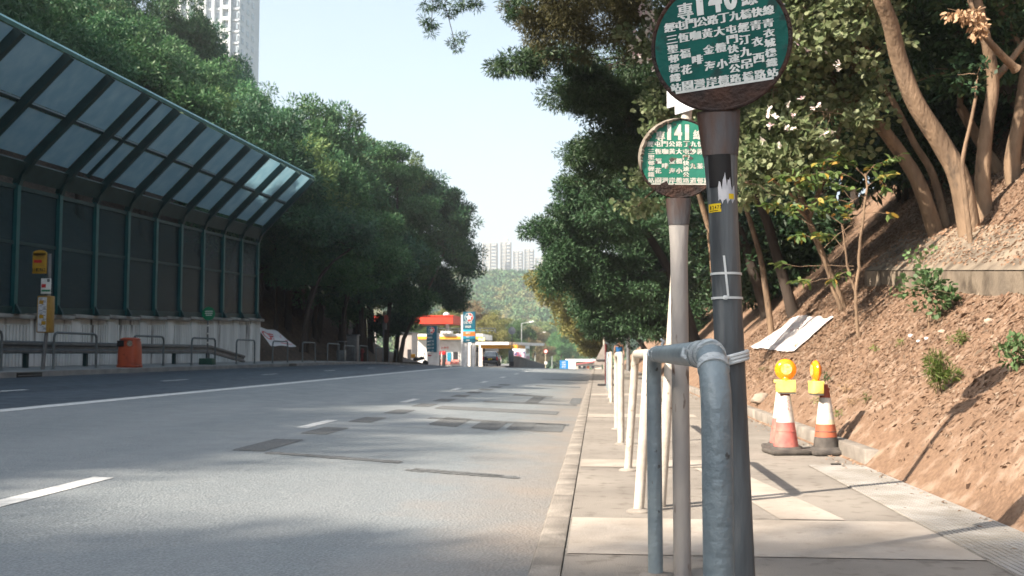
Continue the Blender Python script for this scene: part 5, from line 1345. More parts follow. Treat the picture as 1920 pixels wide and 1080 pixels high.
# a half-bare tree at the right end of the left wood, a slim leaning one over the slope
pb_ = P(785, 600, 78); g = .2
rt = tree_meshes(31, [([(0, 0, -.3), (.4, 0, 2), (1.6, .1, 4.5), (2.8, .2, 7), (3.6, .2, 9)], .2, .06)], [(3.6, -1.5, 9.6, 2.0, 1.6, 2.0, 70), (5.0, -1.2, 8.0, 1.3, 1.3, 1.6, 40), (2.4, -1.6, 7.6, 1.6, 1.4, 1.4, 30)], .45, 14, .24, .08, L_hill2, M['bark3'], up=.4, twig=.03)
plant('bare_tree', 'half-bare grey-twigged tree at the right end of the left wood', 'tree', (pb_.x - 1.2, 76, .1), rt)
p0 = P(567, 652, 56); g = hill_z(p0.x, 56)
pl_ = [P(567, 660, 56), P(572, 610, 56), P(582, 565, 56), P(600, 520, 56), P(625, 490, 56), P(660, 465, 56)]
pl2 = [P(580, 575, 56), P(592, 545, 56), P(598, 520, 56), P(612, 500, 56)]
o_ = pl_[0].copy(); rel = lambda ps: [tuple(Vector(p) - o_) for p in ps]
c_ = P(650, 440, 56) - o_
rt = tree_meshes(33, [(rel(pl_), .15, .05), (rel(pl2), .08, .03)], [(c_.x, c_.y, c_.z, 2.0, 1.6, 1.2, 26), (c_.x - 1.5, c_.y, c_.z + .8, 1.6, 1.5, 1.1, 18)], .7, 150, .26, .08, L_hill, M['bark'], nodes_from=.5)
plant('leaning_tree', 'slim tree leaning right over the dark slope behind the second rail past the banner', 'tree', tuple(o_), rt)
for px0, py0, px1, py1, Y in ((530, 545, 548, 430, 58), (735, 640, 752, 560, 70), (610, 560, 618, 470, 60)):
    a, b = P(px0, py0, Y), P(px1, py1, Y)
# trees round the petrol station and behind it
random.seed(5)
MID = [(806, 575, 165, L_olive, 'yellowish-green tree behind the red canopy and its dome'), (850, 570, 175, L_olive, 'olive tree between the red canopy and the tall pylon'), (872, 556, 185, L_brown, 'brownish bare-looking tree just behind the tall pylon'), (906, 588, 170, L_olive, 'olive-brown tree behind the station canopy right of the pylon'), (935, 584, 178, L_olive, 'yellow-crowned tree above the station roof railing'), (960, 598, 200, L_hill2, 'green tree behind the grey round sign'),
       (998, 606, 230, L_brown, 'brown-tinged tree between the first two street lamps'), (1022, 645, 250, L_brown, 'rusty brown tree beside the red round sign'), (1048, 610, 270, L_hill2, 'green tree behind the third street lamp'), (1070, 624, 290, L_hill2, 'green tree above the blue direction sign'), (775, 600, 150, L_hill2, 'green tree left of the red canopy end'), (1018, 600, 300, L_hill2, 'broad green tree behind the second street lamp'), (1092, 640, 320, L_hill2, 'green tree behind the far white building')]
mk = {}
for i, (px, py, Y, ml, lb) in enumerate(MID):
    kk = i % 4
    if (kk, ml.name) not in mk: mk[(kk, ml.name)] = (K[kk][0], mesh_with(K[kk][1], ml))
    p = P(px, py, Y); g = prof(Y) - 1.0; s = (p.z - g) / 12.6
    plant('broadleaf_tree', lb, 'tree', (p.x, Y, g), mk[(kk, ml.name)], random.uniform(0, 6), (min(s, 1.25) * 1.0, min(s, 1.25), s), 'trees behind the petrol station')
# far wooded hill: one mass
rng = np.random.default_rng(77); parts = []
cnt = 0
for i in range(2300):
    y = 245 + 560 * rng.uniform() ** .8; x = rng.uniform(-.20 * y - 10, .05 * y + 25)
    z = farhill(x, y); r = rng.uniform(2.2, 4.6) * (1 if y < 600 else 1.2); N = 90
    v = nrm(rng.normal(size=(N, 3))); v[:, 2] = np.abs(v[:, 2]) * .9 - .1
    c = np.array([x, y, z + r * .5]) + v * r * rng.uniform(.7, 1.05, (N, 1)) * np.array([1, 1, 1.1])
    parts.append(leaves(rng, c, rng.normal(size=(N, 3)), .34 * r, .2 * r, .45, 4, .2))
farleaf = bpy.data.materials.new('far_woodland'); farleaf.use_nodes = True
n = farleaf.node_tree.nodes; l = farleaf.node_tree.links; b = n['Principled BSDF']; b.inputs['Roughness'].default_value = .8
tc = n.new('ShaderNodeTexCoord'); nz = n.new('ShaderNodeTexNoise'); nz.inputs['Scale'].default_value = .05; nz.inputs['Detail'].default_value = 4; l.new(tc.outputs['Object'], nz.inputs['Vector'])
cr = n.new('ShaderNodeValToRGB'); e = cr.color_ramp.elements
e[0].position = .34; e[0].color = (.03, .09, .045, 1); e[1].position = .68; e[1].color = (.20, .18, .075, 1)
q = e.new(.47); q.color = (.05, .125, .055, 1); q = e.new(.56); q.color = (.10, .16, .065, 1)
l.new(nz.outputs['Fac'], cr.inputs[0]); l.new(cr.outputs[0], b.inputs['Base Color'])
o = bpy.data.objects.new('woodland', np_mesh('woodland', np.concatenate(parts), 4, farleaf)); C.objects.link(o); o['kind'] = 'stuff'

# --- right side: big dark trees overhanging the road
def rtree(seed, label, base, trunk_px, crowns_px, r0, r1, clump, per, L, W, ml, mb_, group=None, name='acacia_tree', **kw):
    """trunk points (px, py, Y) and crowns (px, py, Y, rx, ry, rz, n), measured on the photograph at chosen depths"""
    b = Vector(base); tr = [Vector((0, 0, -.3))] + [P(*q) - b for q in trunk_px]
    # subdivide the trunk so limbs have places to spring from
    fine = []
    for a, c in zip(tr[:-1], tr[1:]):
        for i in range(3): fine.append(a.lerp(c, i / 3))
    fine.append(tr[-1])
    cr = []
    for px, py, Y, rx, ry, rz, n in crowns_px:
        c = P(px, py, Y) - b; cr.append((c.x, c.y, c.z, rx, ry, rz, n))
    ms = tree_meshes(seed, [(fine, r0, r1)], cr, clump, per, L, W, ml, mb_, **kw)
    return plant(name, label, 'tree', tuple(b), ms, group=group)
def bank_pt(x, y): return (x, y, bank_z(x, y))
G_R = 'big trees overhanging the right side of the road'
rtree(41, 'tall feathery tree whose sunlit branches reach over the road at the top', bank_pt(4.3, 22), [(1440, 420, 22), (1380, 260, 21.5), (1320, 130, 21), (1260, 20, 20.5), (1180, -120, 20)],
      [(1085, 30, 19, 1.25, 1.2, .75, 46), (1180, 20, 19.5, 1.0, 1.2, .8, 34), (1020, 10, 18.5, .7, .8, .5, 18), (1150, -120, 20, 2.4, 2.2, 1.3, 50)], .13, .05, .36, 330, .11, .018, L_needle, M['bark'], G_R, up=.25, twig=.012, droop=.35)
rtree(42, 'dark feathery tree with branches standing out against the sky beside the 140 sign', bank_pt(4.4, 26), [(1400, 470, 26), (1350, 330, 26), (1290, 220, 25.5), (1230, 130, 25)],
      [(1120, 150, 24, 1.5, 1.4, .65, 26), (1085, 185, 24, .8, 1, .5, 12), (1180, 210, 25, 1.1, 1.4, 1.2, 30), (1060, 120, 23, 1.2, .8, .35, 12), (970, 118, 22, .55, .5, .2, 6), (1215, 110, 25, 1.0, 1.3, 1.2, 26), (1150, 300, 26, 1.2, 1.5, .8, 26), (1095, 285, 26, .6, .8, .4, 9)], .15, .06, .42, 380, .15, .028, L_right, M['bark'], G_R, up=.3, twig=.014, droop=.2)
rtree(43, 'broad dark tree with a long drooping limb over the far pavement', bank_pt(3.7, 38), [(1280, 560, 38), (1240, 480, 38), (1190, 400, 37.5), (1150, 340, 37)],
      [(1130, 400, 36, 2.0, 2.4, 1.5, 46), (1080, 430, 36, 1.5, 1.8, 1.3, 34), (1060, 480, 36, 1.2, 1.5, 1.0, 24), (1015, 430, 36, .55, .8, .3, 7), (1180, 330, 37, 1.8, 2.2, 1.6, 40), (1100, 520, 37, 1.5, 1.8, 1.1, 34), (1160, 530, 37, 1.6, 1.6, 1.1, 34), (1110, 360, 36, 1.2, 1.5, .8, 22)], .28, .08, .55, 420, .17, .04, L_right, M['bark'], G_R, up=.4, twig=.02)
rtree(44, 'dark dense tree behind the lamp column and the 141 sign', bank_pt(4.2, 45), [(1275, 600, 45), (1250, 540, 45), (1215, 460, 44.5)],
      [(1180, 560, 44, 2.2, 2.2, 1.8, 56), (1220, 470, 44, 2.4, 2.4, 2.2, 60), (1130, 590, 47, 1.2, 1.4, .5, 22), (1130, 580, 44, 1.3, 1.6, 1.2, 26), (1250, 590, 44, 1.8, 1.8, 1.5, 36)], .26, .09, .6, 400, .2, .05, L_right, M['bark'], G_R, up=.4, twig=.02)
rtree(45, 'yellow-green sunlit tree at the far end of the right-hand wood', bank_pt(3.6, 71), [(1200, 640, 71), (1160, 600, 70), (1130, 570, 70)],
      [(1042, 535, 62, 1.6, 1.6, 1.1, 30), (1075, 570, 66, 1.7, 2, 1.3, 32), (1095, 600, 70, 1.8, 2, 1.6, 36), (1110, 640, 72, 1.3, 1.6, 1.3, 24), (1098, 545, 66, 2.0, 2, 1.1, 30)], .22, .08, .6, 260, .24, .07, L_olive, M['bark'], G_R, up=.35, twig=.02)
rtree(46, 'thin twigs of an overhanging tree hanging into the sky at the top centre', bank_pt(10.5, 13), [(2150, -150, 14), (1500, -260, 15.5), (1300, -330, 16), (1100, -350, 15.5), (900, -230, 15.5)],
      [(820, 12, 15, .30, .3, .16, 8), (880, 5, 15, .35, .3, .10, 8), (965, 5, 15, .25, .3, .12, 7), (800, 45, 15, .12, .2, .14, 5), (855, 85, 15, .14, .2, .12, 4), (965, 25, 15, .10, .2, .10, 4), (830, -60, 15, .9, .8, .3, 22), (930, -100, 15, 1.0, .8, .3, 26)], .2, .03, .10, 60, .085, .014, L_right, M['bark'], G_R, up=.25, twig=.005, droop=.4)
rtree(47, 'tree added mostly out of view, its high canopy there to shade the bank', bank_pt(7.5, 17), [(1700, -60, 17), (1500, -200, 17), (1350, -330, 17)],
      [(1500, -230, 16.5, 2.2, 2.0, .9, 40), (1250, -300, 16, 2.2, 2.0, .9, 40), (1700, -200, 17.5, 2.2, 2, 1.0, 40), (1350, -330, 19, 2.4, 2.2, 1, 44), (1600, -330, 20, 2.4, 2.2, 1, 44), (1100, -350, 18, 2.0, 2.0, .9, 34), (*proj((-1.4, 12.6, 8.7)), 12.6, 1.7, 1.3, .6, 34), (*proj((.2, 14.3, 8.9)), 14.3, 1.6, 1.4, .6, 34), (*proj((-1.0, 15.6, 9.0)), 15.6, 1.6, 1.4, .6, 34), (*proj((1.2, 16.6, 9.0)), 16.6, 1.6, 1.4, .6, 32)], .15, .06, .6, 240, .18, .055, L_right, M['bark'], G_R, up=.45, twig=.014)  # crowns above the view, added to throw shade on the bank
# forest filling the bank behind
def right_kind(seed, ml):
    r = random.Random(seed); pts = [Vector((0, 0, -.5))]; lean = Vector((r.uniform(-.3, 0), r.uniform(-.1, .1), 1))
    for i in range(1, 8): pts.append(Vector((lean.x * i * 1.1 + r.uniform(-.15, .15), lean.y * i + r.uniform(-.15, .15), i * 1.3)))
    top = pts[-1]; cr = [(top.x, top.y, 9.8, 2.6, 2.6, 2.4, 34)]
    for k in range(5):
        a = k * 1.26 + r.uniform(-.4, .4); q = r.uniform(1.8, 2.8); cr.append((top.x + math.cos(a) * q, top.y + math.sin(a) * q, r.uniform(5.6, 9.2), 1.8, 1.8, 1.5, 16))
    return tree_meshes(seed, [(pts, .19, .06)], cr, .8, 230, .27, .085, ml, M['bark'], up=.45, twig=.03)
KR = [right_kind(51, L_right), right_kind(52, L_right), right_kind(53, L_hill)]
random.seed(31)
yy = 8.0
while yy < 92:
    xx = 9.0 if yy < 30 else 6.5
    while xx < 34:
        x = xx + random.uniform(-1.3, 1.3); y = yy + random.uniform(-1.5, 1.5); xx += 4.2
        if y < 19 and x < 9.5: continue
        s = random.uniform(.75, 1.1)
        plant('forest_tree', 'dark leafy tree in the shaded wood on the right-hand bank', 'tree', bank_pt(x, y), random.choice(KR), random.uniform(0, 6.28), s, 'trees of the shaded right-hand wood')
    yy += 4.4
# undergrowth that darkens the foot of the wood
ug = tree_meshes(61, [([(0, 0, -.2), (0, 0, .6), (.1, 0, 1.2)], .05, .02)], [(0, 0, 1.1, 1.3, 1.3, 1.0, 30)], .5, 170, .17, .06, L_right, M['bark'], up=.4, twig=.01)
for k in range(40):
    y = 17.5 + 2.0 * k * .72 + random.uniform(-.6, .6); x = random.uniform(4.4, 7.4) + (1.6 if y < 27 else 0)
    plant('bush', 'dark leafy bush in the shade below the right-hand trees', 'bush', bank_pt(x, y), ug, random.uniform(0, 6), random.uniform(.8, 1.6), 'bushes under the right-hand trees', 'stem', 'foliage')

# --- the near trunks on the bank
def trunk_tree(seed, label, px_pts, r0, r1, crowns_px, base_px=None, clump=.5, per=140, L=.15, W=.06, ml=L_right, bark='bark2', name='leaning_tree', group='leaning trunks on the right bank', forks=(), **kw):
    b = Vector(P(*px_pts[0])); b.z = bank_z(b.x, b.y) - .15
    tr = [b] + [P(*q) for q in px_pts[1:]]
    def fine(ps):
        # Catmull-Rom through the points
        out = []
        for i in range(len(ps) - 1):
            p0 = ps[max(0, i - 1)]; p1 = ps[i]; p2 = ps[i + 1]; p3 = ps[min(len(ps) - 1, i + 2)]
            for k in range(5):
                t = k / 5; out.append(.5 * ((2 * p1) + (p2 - p0) * t + (2 * p0 - 5 * p1 + 4 * p2 - p3) * t * t + (3 * p1 - p0 - 3 * p2 + p3) * t ** 3))
        out.append(ps[-1]); return [Vector(p) - b for p in out]
    trunks = [(fine(tr), r0, r1)] + [(fine([P(*q) for q in f]), a, c) for f, a, c in forks]
    cr = []
    for px, py, Y, rx, ry, rz, n in crowns_px:
        c = P(px, py, Y) - b; cr.append((c.x, c.y, c.z, rx, ry, rz, n))
    return plant(name, label, 'tree', tuple(b), tree_meshes(seed, trunks, cr, clump, per, L, W, ml, M[bark], nodes_from=.6, **kw), group=group)
trunk_tree(71, 'thick pale trunk curving up to the left behind the top of the concrete slab', [(1822, 405, 13.4), (1800, 340, 13.4), (1765, 270, 13.4), (1715, 190, 13.3), (1685, 110, 13.2), (1668, 40, 13), (1640, -30, 12.8), (1585, -190, 12.6), (1500, -330, 12.4)], .15, .075,
           [(1500, -420, 12.4, .9, .9, .5, 16), (1640, -330, 12.8, .7, .7, .5, 12)])
trunk_tree(72, 'brown trunk leaning left just behind the thick curving one', [(1762, 420, 15.5), (1725, 350, 15.4), (1690, 290, 15.4), (1640, 225, 15.2), (1585, 180, 15.2), (1530, 90, 15), (1490, -30, 15)], .125, .06, [(1480, -160, 15.5, 1.2, 1.2, .7, 18)])
trunk_tree(73, 'thin trunk between the two leaning ones, climbing steeply', [(1778, 400, 16), (1750, 330, 16), (1715, 270, 16), (1680, 200, 16), (1640, 130, 16), (1600, 20, 16)], .065, .035, [(1590, 0, 16, 1.4, 1.4, .8, 22)])
trunk_tree(74, 'forked reddish trunk near the right edge with a dry leafy branch', [(1848, 395, 14.2), (1842, 330, 14.2), (1850, 240, 14.2), (1862, 150, 14.2), (1845, 60, 14), (1825, -30, 14), (1800, -160, 14)], .115, .055, [(1860, -180, 14, 1.6, 1.5, .8, 24), (1880, 120, 15.5, .8, .9, .5, 14)],
           forks=[([(1862, 150, 14.2), (1890, 120, 14.3), (1935, 60, 14.4)], .06, .04), ([(1905, 130, 14.0), (1870, 95, 13.8), (1835, 50, 13.6), (1818, 0, 13.6)], .06, .03)])
trunk_tree(75, 'pale trunk at the right edge of the frame', [(1905, 365, 14.8), (1898, 300, 14.8), (1912, 220, 14.8), (1925, 120, 14.8)], .13, .08, [(1920, -60, 14.8, 1.2, 1.4, .8, 18)])
trunk_tree(79, 'dark trunk leaning left between the forked tree and the edge', [(1880, 350, 16.5), (1840, 270, 16.5), (1800, 200, 16.5)], .11, .07, [(1760, 60, 16.8, 1.3, 1.3, 1.0, 26)])
trunk_tree(76, 'slim bare lower trunk beside the large sign post, above the white sheet', [(1448, 602, 22), (1436, 545, 22), (1425, 480, 22), (1408, 420, 22), (1394, 370, 22), (1388, 300, 22)], .075, .045, [(1392, 230, 22, 1.4, 1.4, 1.2, 26)], L=.12, W=.07, ml=L_bau)
trunk_tree(77, 'crooked thin stem standing in front of the thick trunk', [(1823, 412, 12.6), (1808, 350, 12.6), (1805, 300, 12.6), (1820, 230, 12.6), (1830, 180, 12.6)], .035, .018, [(1830, 150, 12.6, .3, .3, .2, 4)], clump=.15, per=20, L=.09, W=.045)
# dry brown leaves on a broken branch near the top right
dr = tree_meshes(81, [([(0, 0, 0), (-.15, 0, -.05), (-.4, -.05, -.08), (-.62, -.05, -.02)], .012, .005)], [(-.3, 0, -.10, .34, .2, .10, 8), (-.1, 0, -.32, .22, .18, .16, 6)], .10, 22, .11, .05, L_dry, M['bark2'], up=.2, shape=6, droop=1.1, twig=.004)
plant('dry_branch', 'branch with dry brown hanging leaves near the top right', 'branch', tuple(P(1848, 14, 12.5)), dr, sc_=.75)
# pale-leaved flowering tree
bb_ = ground_hit(1583, 578)
def bauhinia(seed, label, b, trunk, crowns):
    ms = tree_meshes(seed, [([P(*q) - b for q in tr], r0, r1) for tr, r0, r1 in trunk], [((P(px, py, Y) - b).x, (P(px, py, Y) - b).y, (P(px, py, Y) - b).z, rx, ry, rz, n) for px, py, Y, rx, ry, rz, n in crowns],
                     .27, 46, .10, .088, L_bau, M['bark2'], up=.55, shape=6, twig=.008, flat=.5, nodes_from=.35, curl=.1)
    t = plant('flowering_tree', label, 'tree', tuple(b), ms)
    return t
yb_ = bb_.y
t1 = bauhinia(91, 'pale-leaved flowering tree spreading behind the large green sign', bb_, [([tuple(q) for q in ((1583, 585, yb_), (1560, 520, yb_), (1535, 460, yb_), (1515, 410, yb_))], .065, .05), ([(1515, 410, yb_), (1490, 330, yb_), (1470, 240, yb_ - .3), (1450, 150, yb_ - .5), (1440, 40, yb_ - .5)], .05, .03), ([(1515, 410, yb_), (1560, 300, yb_), (1590, 180, yb_), (1600, 60, yb_)], .045, .02)],
             [(1440, 110, 14.4, 1.1, 1.0, .8, 46), (1560, 90, 14.6, .9, .9, .9, 40), (1500, 250, 14.6, 1.1, 1, .7, 44), (1420, 320, 14.4, .6, .7, .5, 18), (1610, 170, 14.9, .6, .8, .6, 18), (1500, -20, 14.5, 1.3, 1.2, .7, 36), (1600, 10, 15, .7, .7, .5, 16)])
t2 = bauhinia(92, 'pale-leaved flowering tree with white blossom showing left of the large green sign', Vector(bank_pt(4.0, 19)), [([(1345, 560, 19), (1330, 430, 19), (1300, 330, 18.6), (1270, 220, 18.2), (1250, 120, 18)], .07, .03)],
             [(1215, 75, 17.6, .45, .7, .55, 14), (1235, 205, 17.8, .40, .6, .35, 10), (1225, 330, 17.8, .38, .6, .30, 10), (1200, 385, 17.6, .30, .5, .14, 6), (1300, 180, 18, .9, .8, .8, 24), (1320, 20, 18, 1.0, .8, .6, 26)])
fl_ = []; rng = np.random.default_rng(5)
def flowers(par, spots, n, spread, name='blossom'):
    out = []
    b = par.location
    for px, py, Y in spots:
        for k in range(n):
            c = np.array(P(px + rng.normal() * spread, py + rng.normal() * spread, Y - .25 - abs(rng.normal()) * .1)) - np.array(b)
            N = 5; d = nrm(rng.normal(size=(N, 3)) + np.array([0, -.4, .3])); out.append(leaves(rng, np.repeat(c[None], N, 0), d, .065, .04, .4, 6, .1))
    o = bpy.data.objects.new(name, np_mesh(name, np.concatenate(out), 6, M['petal'])); C.objects.link(o); o.parent = par; o['kind'] = 'stuff'
M['petal'] = leaf_mat('pale_petals', [(.62, .58, .55), (.70, .68, .64), (.62, .42, .5)], .3, .0)
flowers(t2, [(1212, 20, 17.4), (1205, 60, 17.4), (1225, 75, 17.4), (1190, 95, 17.4), (1222, 110, 17.4), (1218, 40, 17.4)], 6, 9)
flowers(t1, [(1480, 60, 14), (1550, 120, 14), (1500, 195, 14), (1460, 250, 14), (1530, 230, 14), (1440, 200, 14)], 4, 18)
# leafy sapling in front
sb = ground_hit(1611, 632); ys_ = sb.y
def lp(px, py, dy=0): return P(px, py, ys_ + dy) - sb
wood = MB(); lv = []; rng = np.random.default_rng(8)
def twig_(pts, r0, r1, leafy=0., L=.125, W=.054, n=10):
    ps = [lp(*q) for q in pts]; f = []
    for a, c in zip(ps[:-1], ps[1:]):
        for i in range(4): f.append(a.lerp(c, i / 4) + Vector(rng.normal(size=3) * .004))
    f.append(ps[-1]); wood.tube(f, [r0 + (r1 - r0) * i / (len(f) - 1) for i in range(len(f))], 8, caps=False)
    if leafy:
        k0 = int(len(f) * (1 - leafy))
        seg = f[k0:]
        for j in range(int(n * 1.3)):
            t = rng.uniform(0, 1) ** .7 * (len(seg) - 1); i = min(int(t), len(seg) - 2); p = seg[i].lerp(seg[i + 1], t - i); d = (seg[i + 1] - seg[i]).normalized()
            s = 1 if j % 2 else -1
            dd = np.array(d) * .6 + np.array([s * .7, rng.normal() * .5, -.25 + rng.normal() * .25])
            lv.append(leaves(rng, np.array(p)[None] + rng.normal(size=(1, 3)) * .012, dd[None], L, W, .6, 6, .18))
twig_([(1611, 640), (1606, 600), (1604, 545), (1610, 500), (1613, 450), (1620, 390), (1626, 350), (1622, 325)], .026, .012)
twig_([(1604, 548), (1590, 505), (1585, 470), (1578, 420)], .022, .008)
twig_([(1578, 640 - 56, .5), (1560, 535, .5), (1540, 470, .4), (1525, 425, .3)], .034, .018)
for pts, lf, n in (([(1622, 330), (1600, 310), (1560, 300), (1520, 310)], .9, 34), ([(1622, 330), (1640, 310), (1665, 300), (1690, 290)], .9, 26), ([(1620, 370), (1590, 350), (1550, 340), (1500, 345)], .9, 36), ([(1626, 350), (1650, 330), (1672, 325)], .9, 20),
                   ([(1578, 420), (1550, 400), (1510, 385), (1470, 390)], .8, 32), ([(1525, 425), (1495, 405), (1460, 385), (1430, 380)], .7, 24), ([(1540, 455), (1510, 440), (1490, 445)], .8, 16), ([(1585, 470), (1560, 440), (1530, 440)], .8, 18),
                   ([(1600, 500), (1560, 497), (1500, 500), (1455, 492)], .28, 9), ([(1604, 520), (1560, 520), (1520, 528), (1490, 525)], .4, 14), ([(1600, 505), (1575, 515), (1560, 525)], .9, 14), ([(1618, 400), (1650, 398), (1668, 402)], .3, 5),
                   ([(1610, 340), (1580, 325), (1540, 325), (1500, 330)], .9, 36), ([(1590, 380), (1560, 370), (1530, 372)], .9, 22), ([(1610, 320), (1585, 295), (1560, 285)], .9, 24), ([(1640, 320), (1655, 345), (1662, 352)], .8, 8), ([(1613, 430), (1590, 405), (1580, 385)], .7, 12), ([(1520, 345), (1480, 330), (1445, 335)], .9, 22)):
    twig_(pts, .006, .002, lf, n=n)
for pts in ([(1578, 420), (1590, 450), (1575, 480), (1560, 490)], [(1605, 430), (1590, 400), (1600, 380), (1580, 355)], [(1545, 465), (1570, 440), (1600, 420)]): twig_(pts, .005, .003)
plant('sapling', 'leafy sapling with scattered yellow leaves and bare crossing twigs in front of the dark wood', 'sapling', tuple(sb), (mesh_of('stem', wood.v, wood.f, M['bark2'], True), np_mesh('foliage', np.concatenate(lv), 6, L_sap)), wood='stem', crown='foliage')
# shrubs and tufts on the bank
def shrub(seed, px, py, hpx, wpx, label, ml, per, L, W, n, shape=6, name='shrub', clump=.09, cat='shrub', up=.5):
    g = ground_hit(px, py); k = g.y / F; h = hpx * k; w_ = wpx * k
    ms = tree_meshes(seed, [([(0, 0, -.05), (0, 0, h * .3), (.01, 0, h * .6)], .01, .004)], [(0, 0, h * .58, w_ / 2, w_ / 2 * .8, h * .42, n)], clump, per, L, W, ml, M['bark2'], up=up, shape=shape, twig=.004)
    plant(name, label, cat, (g.x, g.y, bank_z(g.x, g.y)), ms, wood='stem', crown='foliage')
shrub(101, 1742, 618, 120, 110, 'round-leaved green shrub growing in front of the concrete slab', L_shrub, 14, .065, .055, 26)
shrub(102, 1735, 520, 60, 60, 'upper sprig of round leaves against the concrete slab', L_shrub, 9, .06, .05, 7)
shrub(103, 1763, 742, 70, 62, 'bright green feathery weed on the bare bank below the shrub', L_grass, 60, .07, .008, 16, 4, 'weed', .05, 'weed', .2)
shrub(104, 1797, 655, 34, 30, 'tiny green weed on the bank above the feathery one', L_grass, 26, .05, .008, 7, 4, 'weed', .04, 'weed', .2)
shrub(105, 1908, 692, 62, 60, 'small green shrub at the right edge of the frame', L_shrub, 20, .06, .03, 12, 4, clump=.06)
shrub(106, 1552, 722, 26, 18, 'small green seedling above the right-hand traffic cone', L_shrub, 12, .035, .02, 5, 4, 'weed', .03, 'weed')
random.seed(9)
for k in range(14):
    px = random.uniform(1420, 1720); py = random.uniform(640, 800)
    shrub(110 + k, px, py, 16, 22, 'little dry grass tuft on the bank', L_grass if k % 2 else L_dry, 16, .05, .006, 4, 4, 'grass_tuft', .03, 'weed', .2)
for o in [o for o in C.objects if o.name.startswith('grass_tuft')]: o['group'] = 'grass tufts on the bank'
# fallen leaves
rng = np.random.default_rng(3)
N = 140000
xs_ = 2.35 + rng.beta(1.1, 1.3, N) * 7.5; ys2 = 3.2 + rng.uniform(0, 1, N) ** 1.25 * 22
keep = rng.uniform(size=N) < np.clip((xs_ - 2.3) / 1.1, .12, 1); xs_, ys2 = xs_[keep], ys2[keep]
zs_ = np.array([bank_z(x, y) for x, y in zip(xs_, ys2)]) + .006
d = rng.normal(size=(len(xs_), 3)); d[:, 2] = d[:, 0] * .9 + rng.normal(size=len(xs_)) * .3
LL = .042 * rng.lognormal(0, .35, len(xs_))
V = leaves(rng, np.stack([xs_, ys2, zs_], 1), d, LL, LL * rng.uniform(.2, .55, len(xs_)), .6, 4, .25)
L_lit = leaf_mat('fallen_leaves', [(.27, .165, .102), (.17, .098, .060), (.34, .235, .165), (.115, .068, .045), (.25, .155, .10), (.42, .34, .26), (.20, .11, .07)], .15, .0, .8)
o = bpy.data.objects.new('fallen_leaves', np_mesh('fallen_leaves', V, 4, L_lit)); C.objects.link(o); o['kind'] = 'stuff'
N = 60000
xs_ = 2.45 + rng.beta(1.1, 1.6, N) * 6.5; ys2 = 3.6 + rng.uniform(0, 1, N) ** 1.3 * 16
keep = rng.uniform(size=N) < np.clip((xs_ - 2.35) / .9, .15, 1) * np.clip(.5 + .9 * np.array([mnoise.noise(Vector((x * .8, y * .8, 9))) for x, y in zip(xs_, ys2)]), .15, 1); xs_, ys2 = xs_[keep], ys2[keep]
zs_ = np.array([bank_z(x, y) for x, y in zip(xs_, ys2)]) + .010
d = rng.normal(size=(len(xs_), 3)); d[:, 2] = d[:, 0] * .9 + rng.normal(size=len(xs_)) * .18
LL = .055 * rng.lognormal(0, .4, len(xs_))
o = bpy.data.objects.new('dry_twigs', np_mesh('dry_twigs', leaves(rng, np.stack([xs_, ys2, zs_], 1), d, LL, LL * .11, .6, 4, .1), 4, leaf_mat('dry_twigs', [(.30, .19, .125), (.16, .09, .055), (.40, .30, .22), (.12, .07, .045)], .1, .0, .85))); C.objects.link(o); o['kind'] = 'stuff'
# a few on the pavement edge
N = 500; xs_ = 2.32 - np.abs(rng.normal(size=N)) * .16; ys2 = rng.uniform(3.5, 24, N)
d = rng.normal(size=(N, 3)); d[:, 2] *= .2
o = bpy.data.objects.new('fallen_leaves', np_mesh('fallen_leaves', leaves(rng, np.stack([xs_, ys2, np.full(N, .014)], 1), d, .04, .016, .8, 4, .2), 4, L_lit)); C.objects.link(o); o['kind'] = 'stuff'

# ================================================================== THINGS ON THE BANK AND PAVEMENT
# concrete slab
M['slab'] = mat('weathered_slab', (.25, .205, .155), (.15, .125, .098), .85, scale=2, bump=.8, bscale=25, c3=(.085, .068, .052), s3=3, lo3=.5, hi3=.66)
a1 = ground_hit(1622, 538); a2 = ground_hit(1950, 566); y1_, y2_ = a1.y, a2.y
f1_, f2_ = P(1622, 507, y1_), P(1950, 506, y2_)
dirb = Vector((.62, .40, .52))
bk1, bk2 = f1_ + dirb * 1.35, f2_ + dirb * 1.0
sl_ = T('concrete_slab', 'weathered concrete slab with a straight front edge set into the right bank', 'slab', tuple((a1 + a2) / 2))
mb = MB(); N = 10
top = []; 
for j in range(4):
    for i in range(N + 1):
        t = i / N; p = f1_.lerp(f2_, t).lerp(bk1.lerp(bk2, t), j / 3); top.append(p + Vector((0, 0, .02 * mnoise.noise(p * 3) if 0 < j else 0)))
fs = [(j * (N + 1) + i, j * (N + 1) + i + 1, (j + 1) * (N + 1) + i + 1, (j + 1) * (N + 1) + i) for j in range(3) for i in range(N)]
mb.add(top, fs); obj('slab_top', mb, M['slab'], sl_)
mb = MB(); 
bot = [p + Vector((0, 0, -.5)) for p in (f1_, f2_)]
off_ = Vector((-.012, -.01, -.012))
mb.prism([f1_ + off_, f2_ + off_, bot[1] + off_, bot[0] + off_], dirb * .25 - Vector((0, 0, .16))); obj('slab_front', mb, M['slab'], sl_, smooth=False)
mb = MB(); mb.add([f1_ + Vector((0, 0, -.005)), bk1 + Vector((0, 0, -.005)), bk1 + Vector((0, 0, -.6)), bot[0]], [(0, 1, 2, 3)]); obj('slab_side', mb, M['slab'], sl_, smooth=False)
rngs = np.random.default_rng(12); uv = rngs.uniform(0, 1, (2600, 2)); uv[:, 1] = 1 - uv[:, 1] ** 1.6 * .9
pp_ = np.array([list(f1_.lerp(f2_, u).lerp(bk1.lerp(bk2, u), v)) for u, v in uv]); pp_[:, 2] += .012
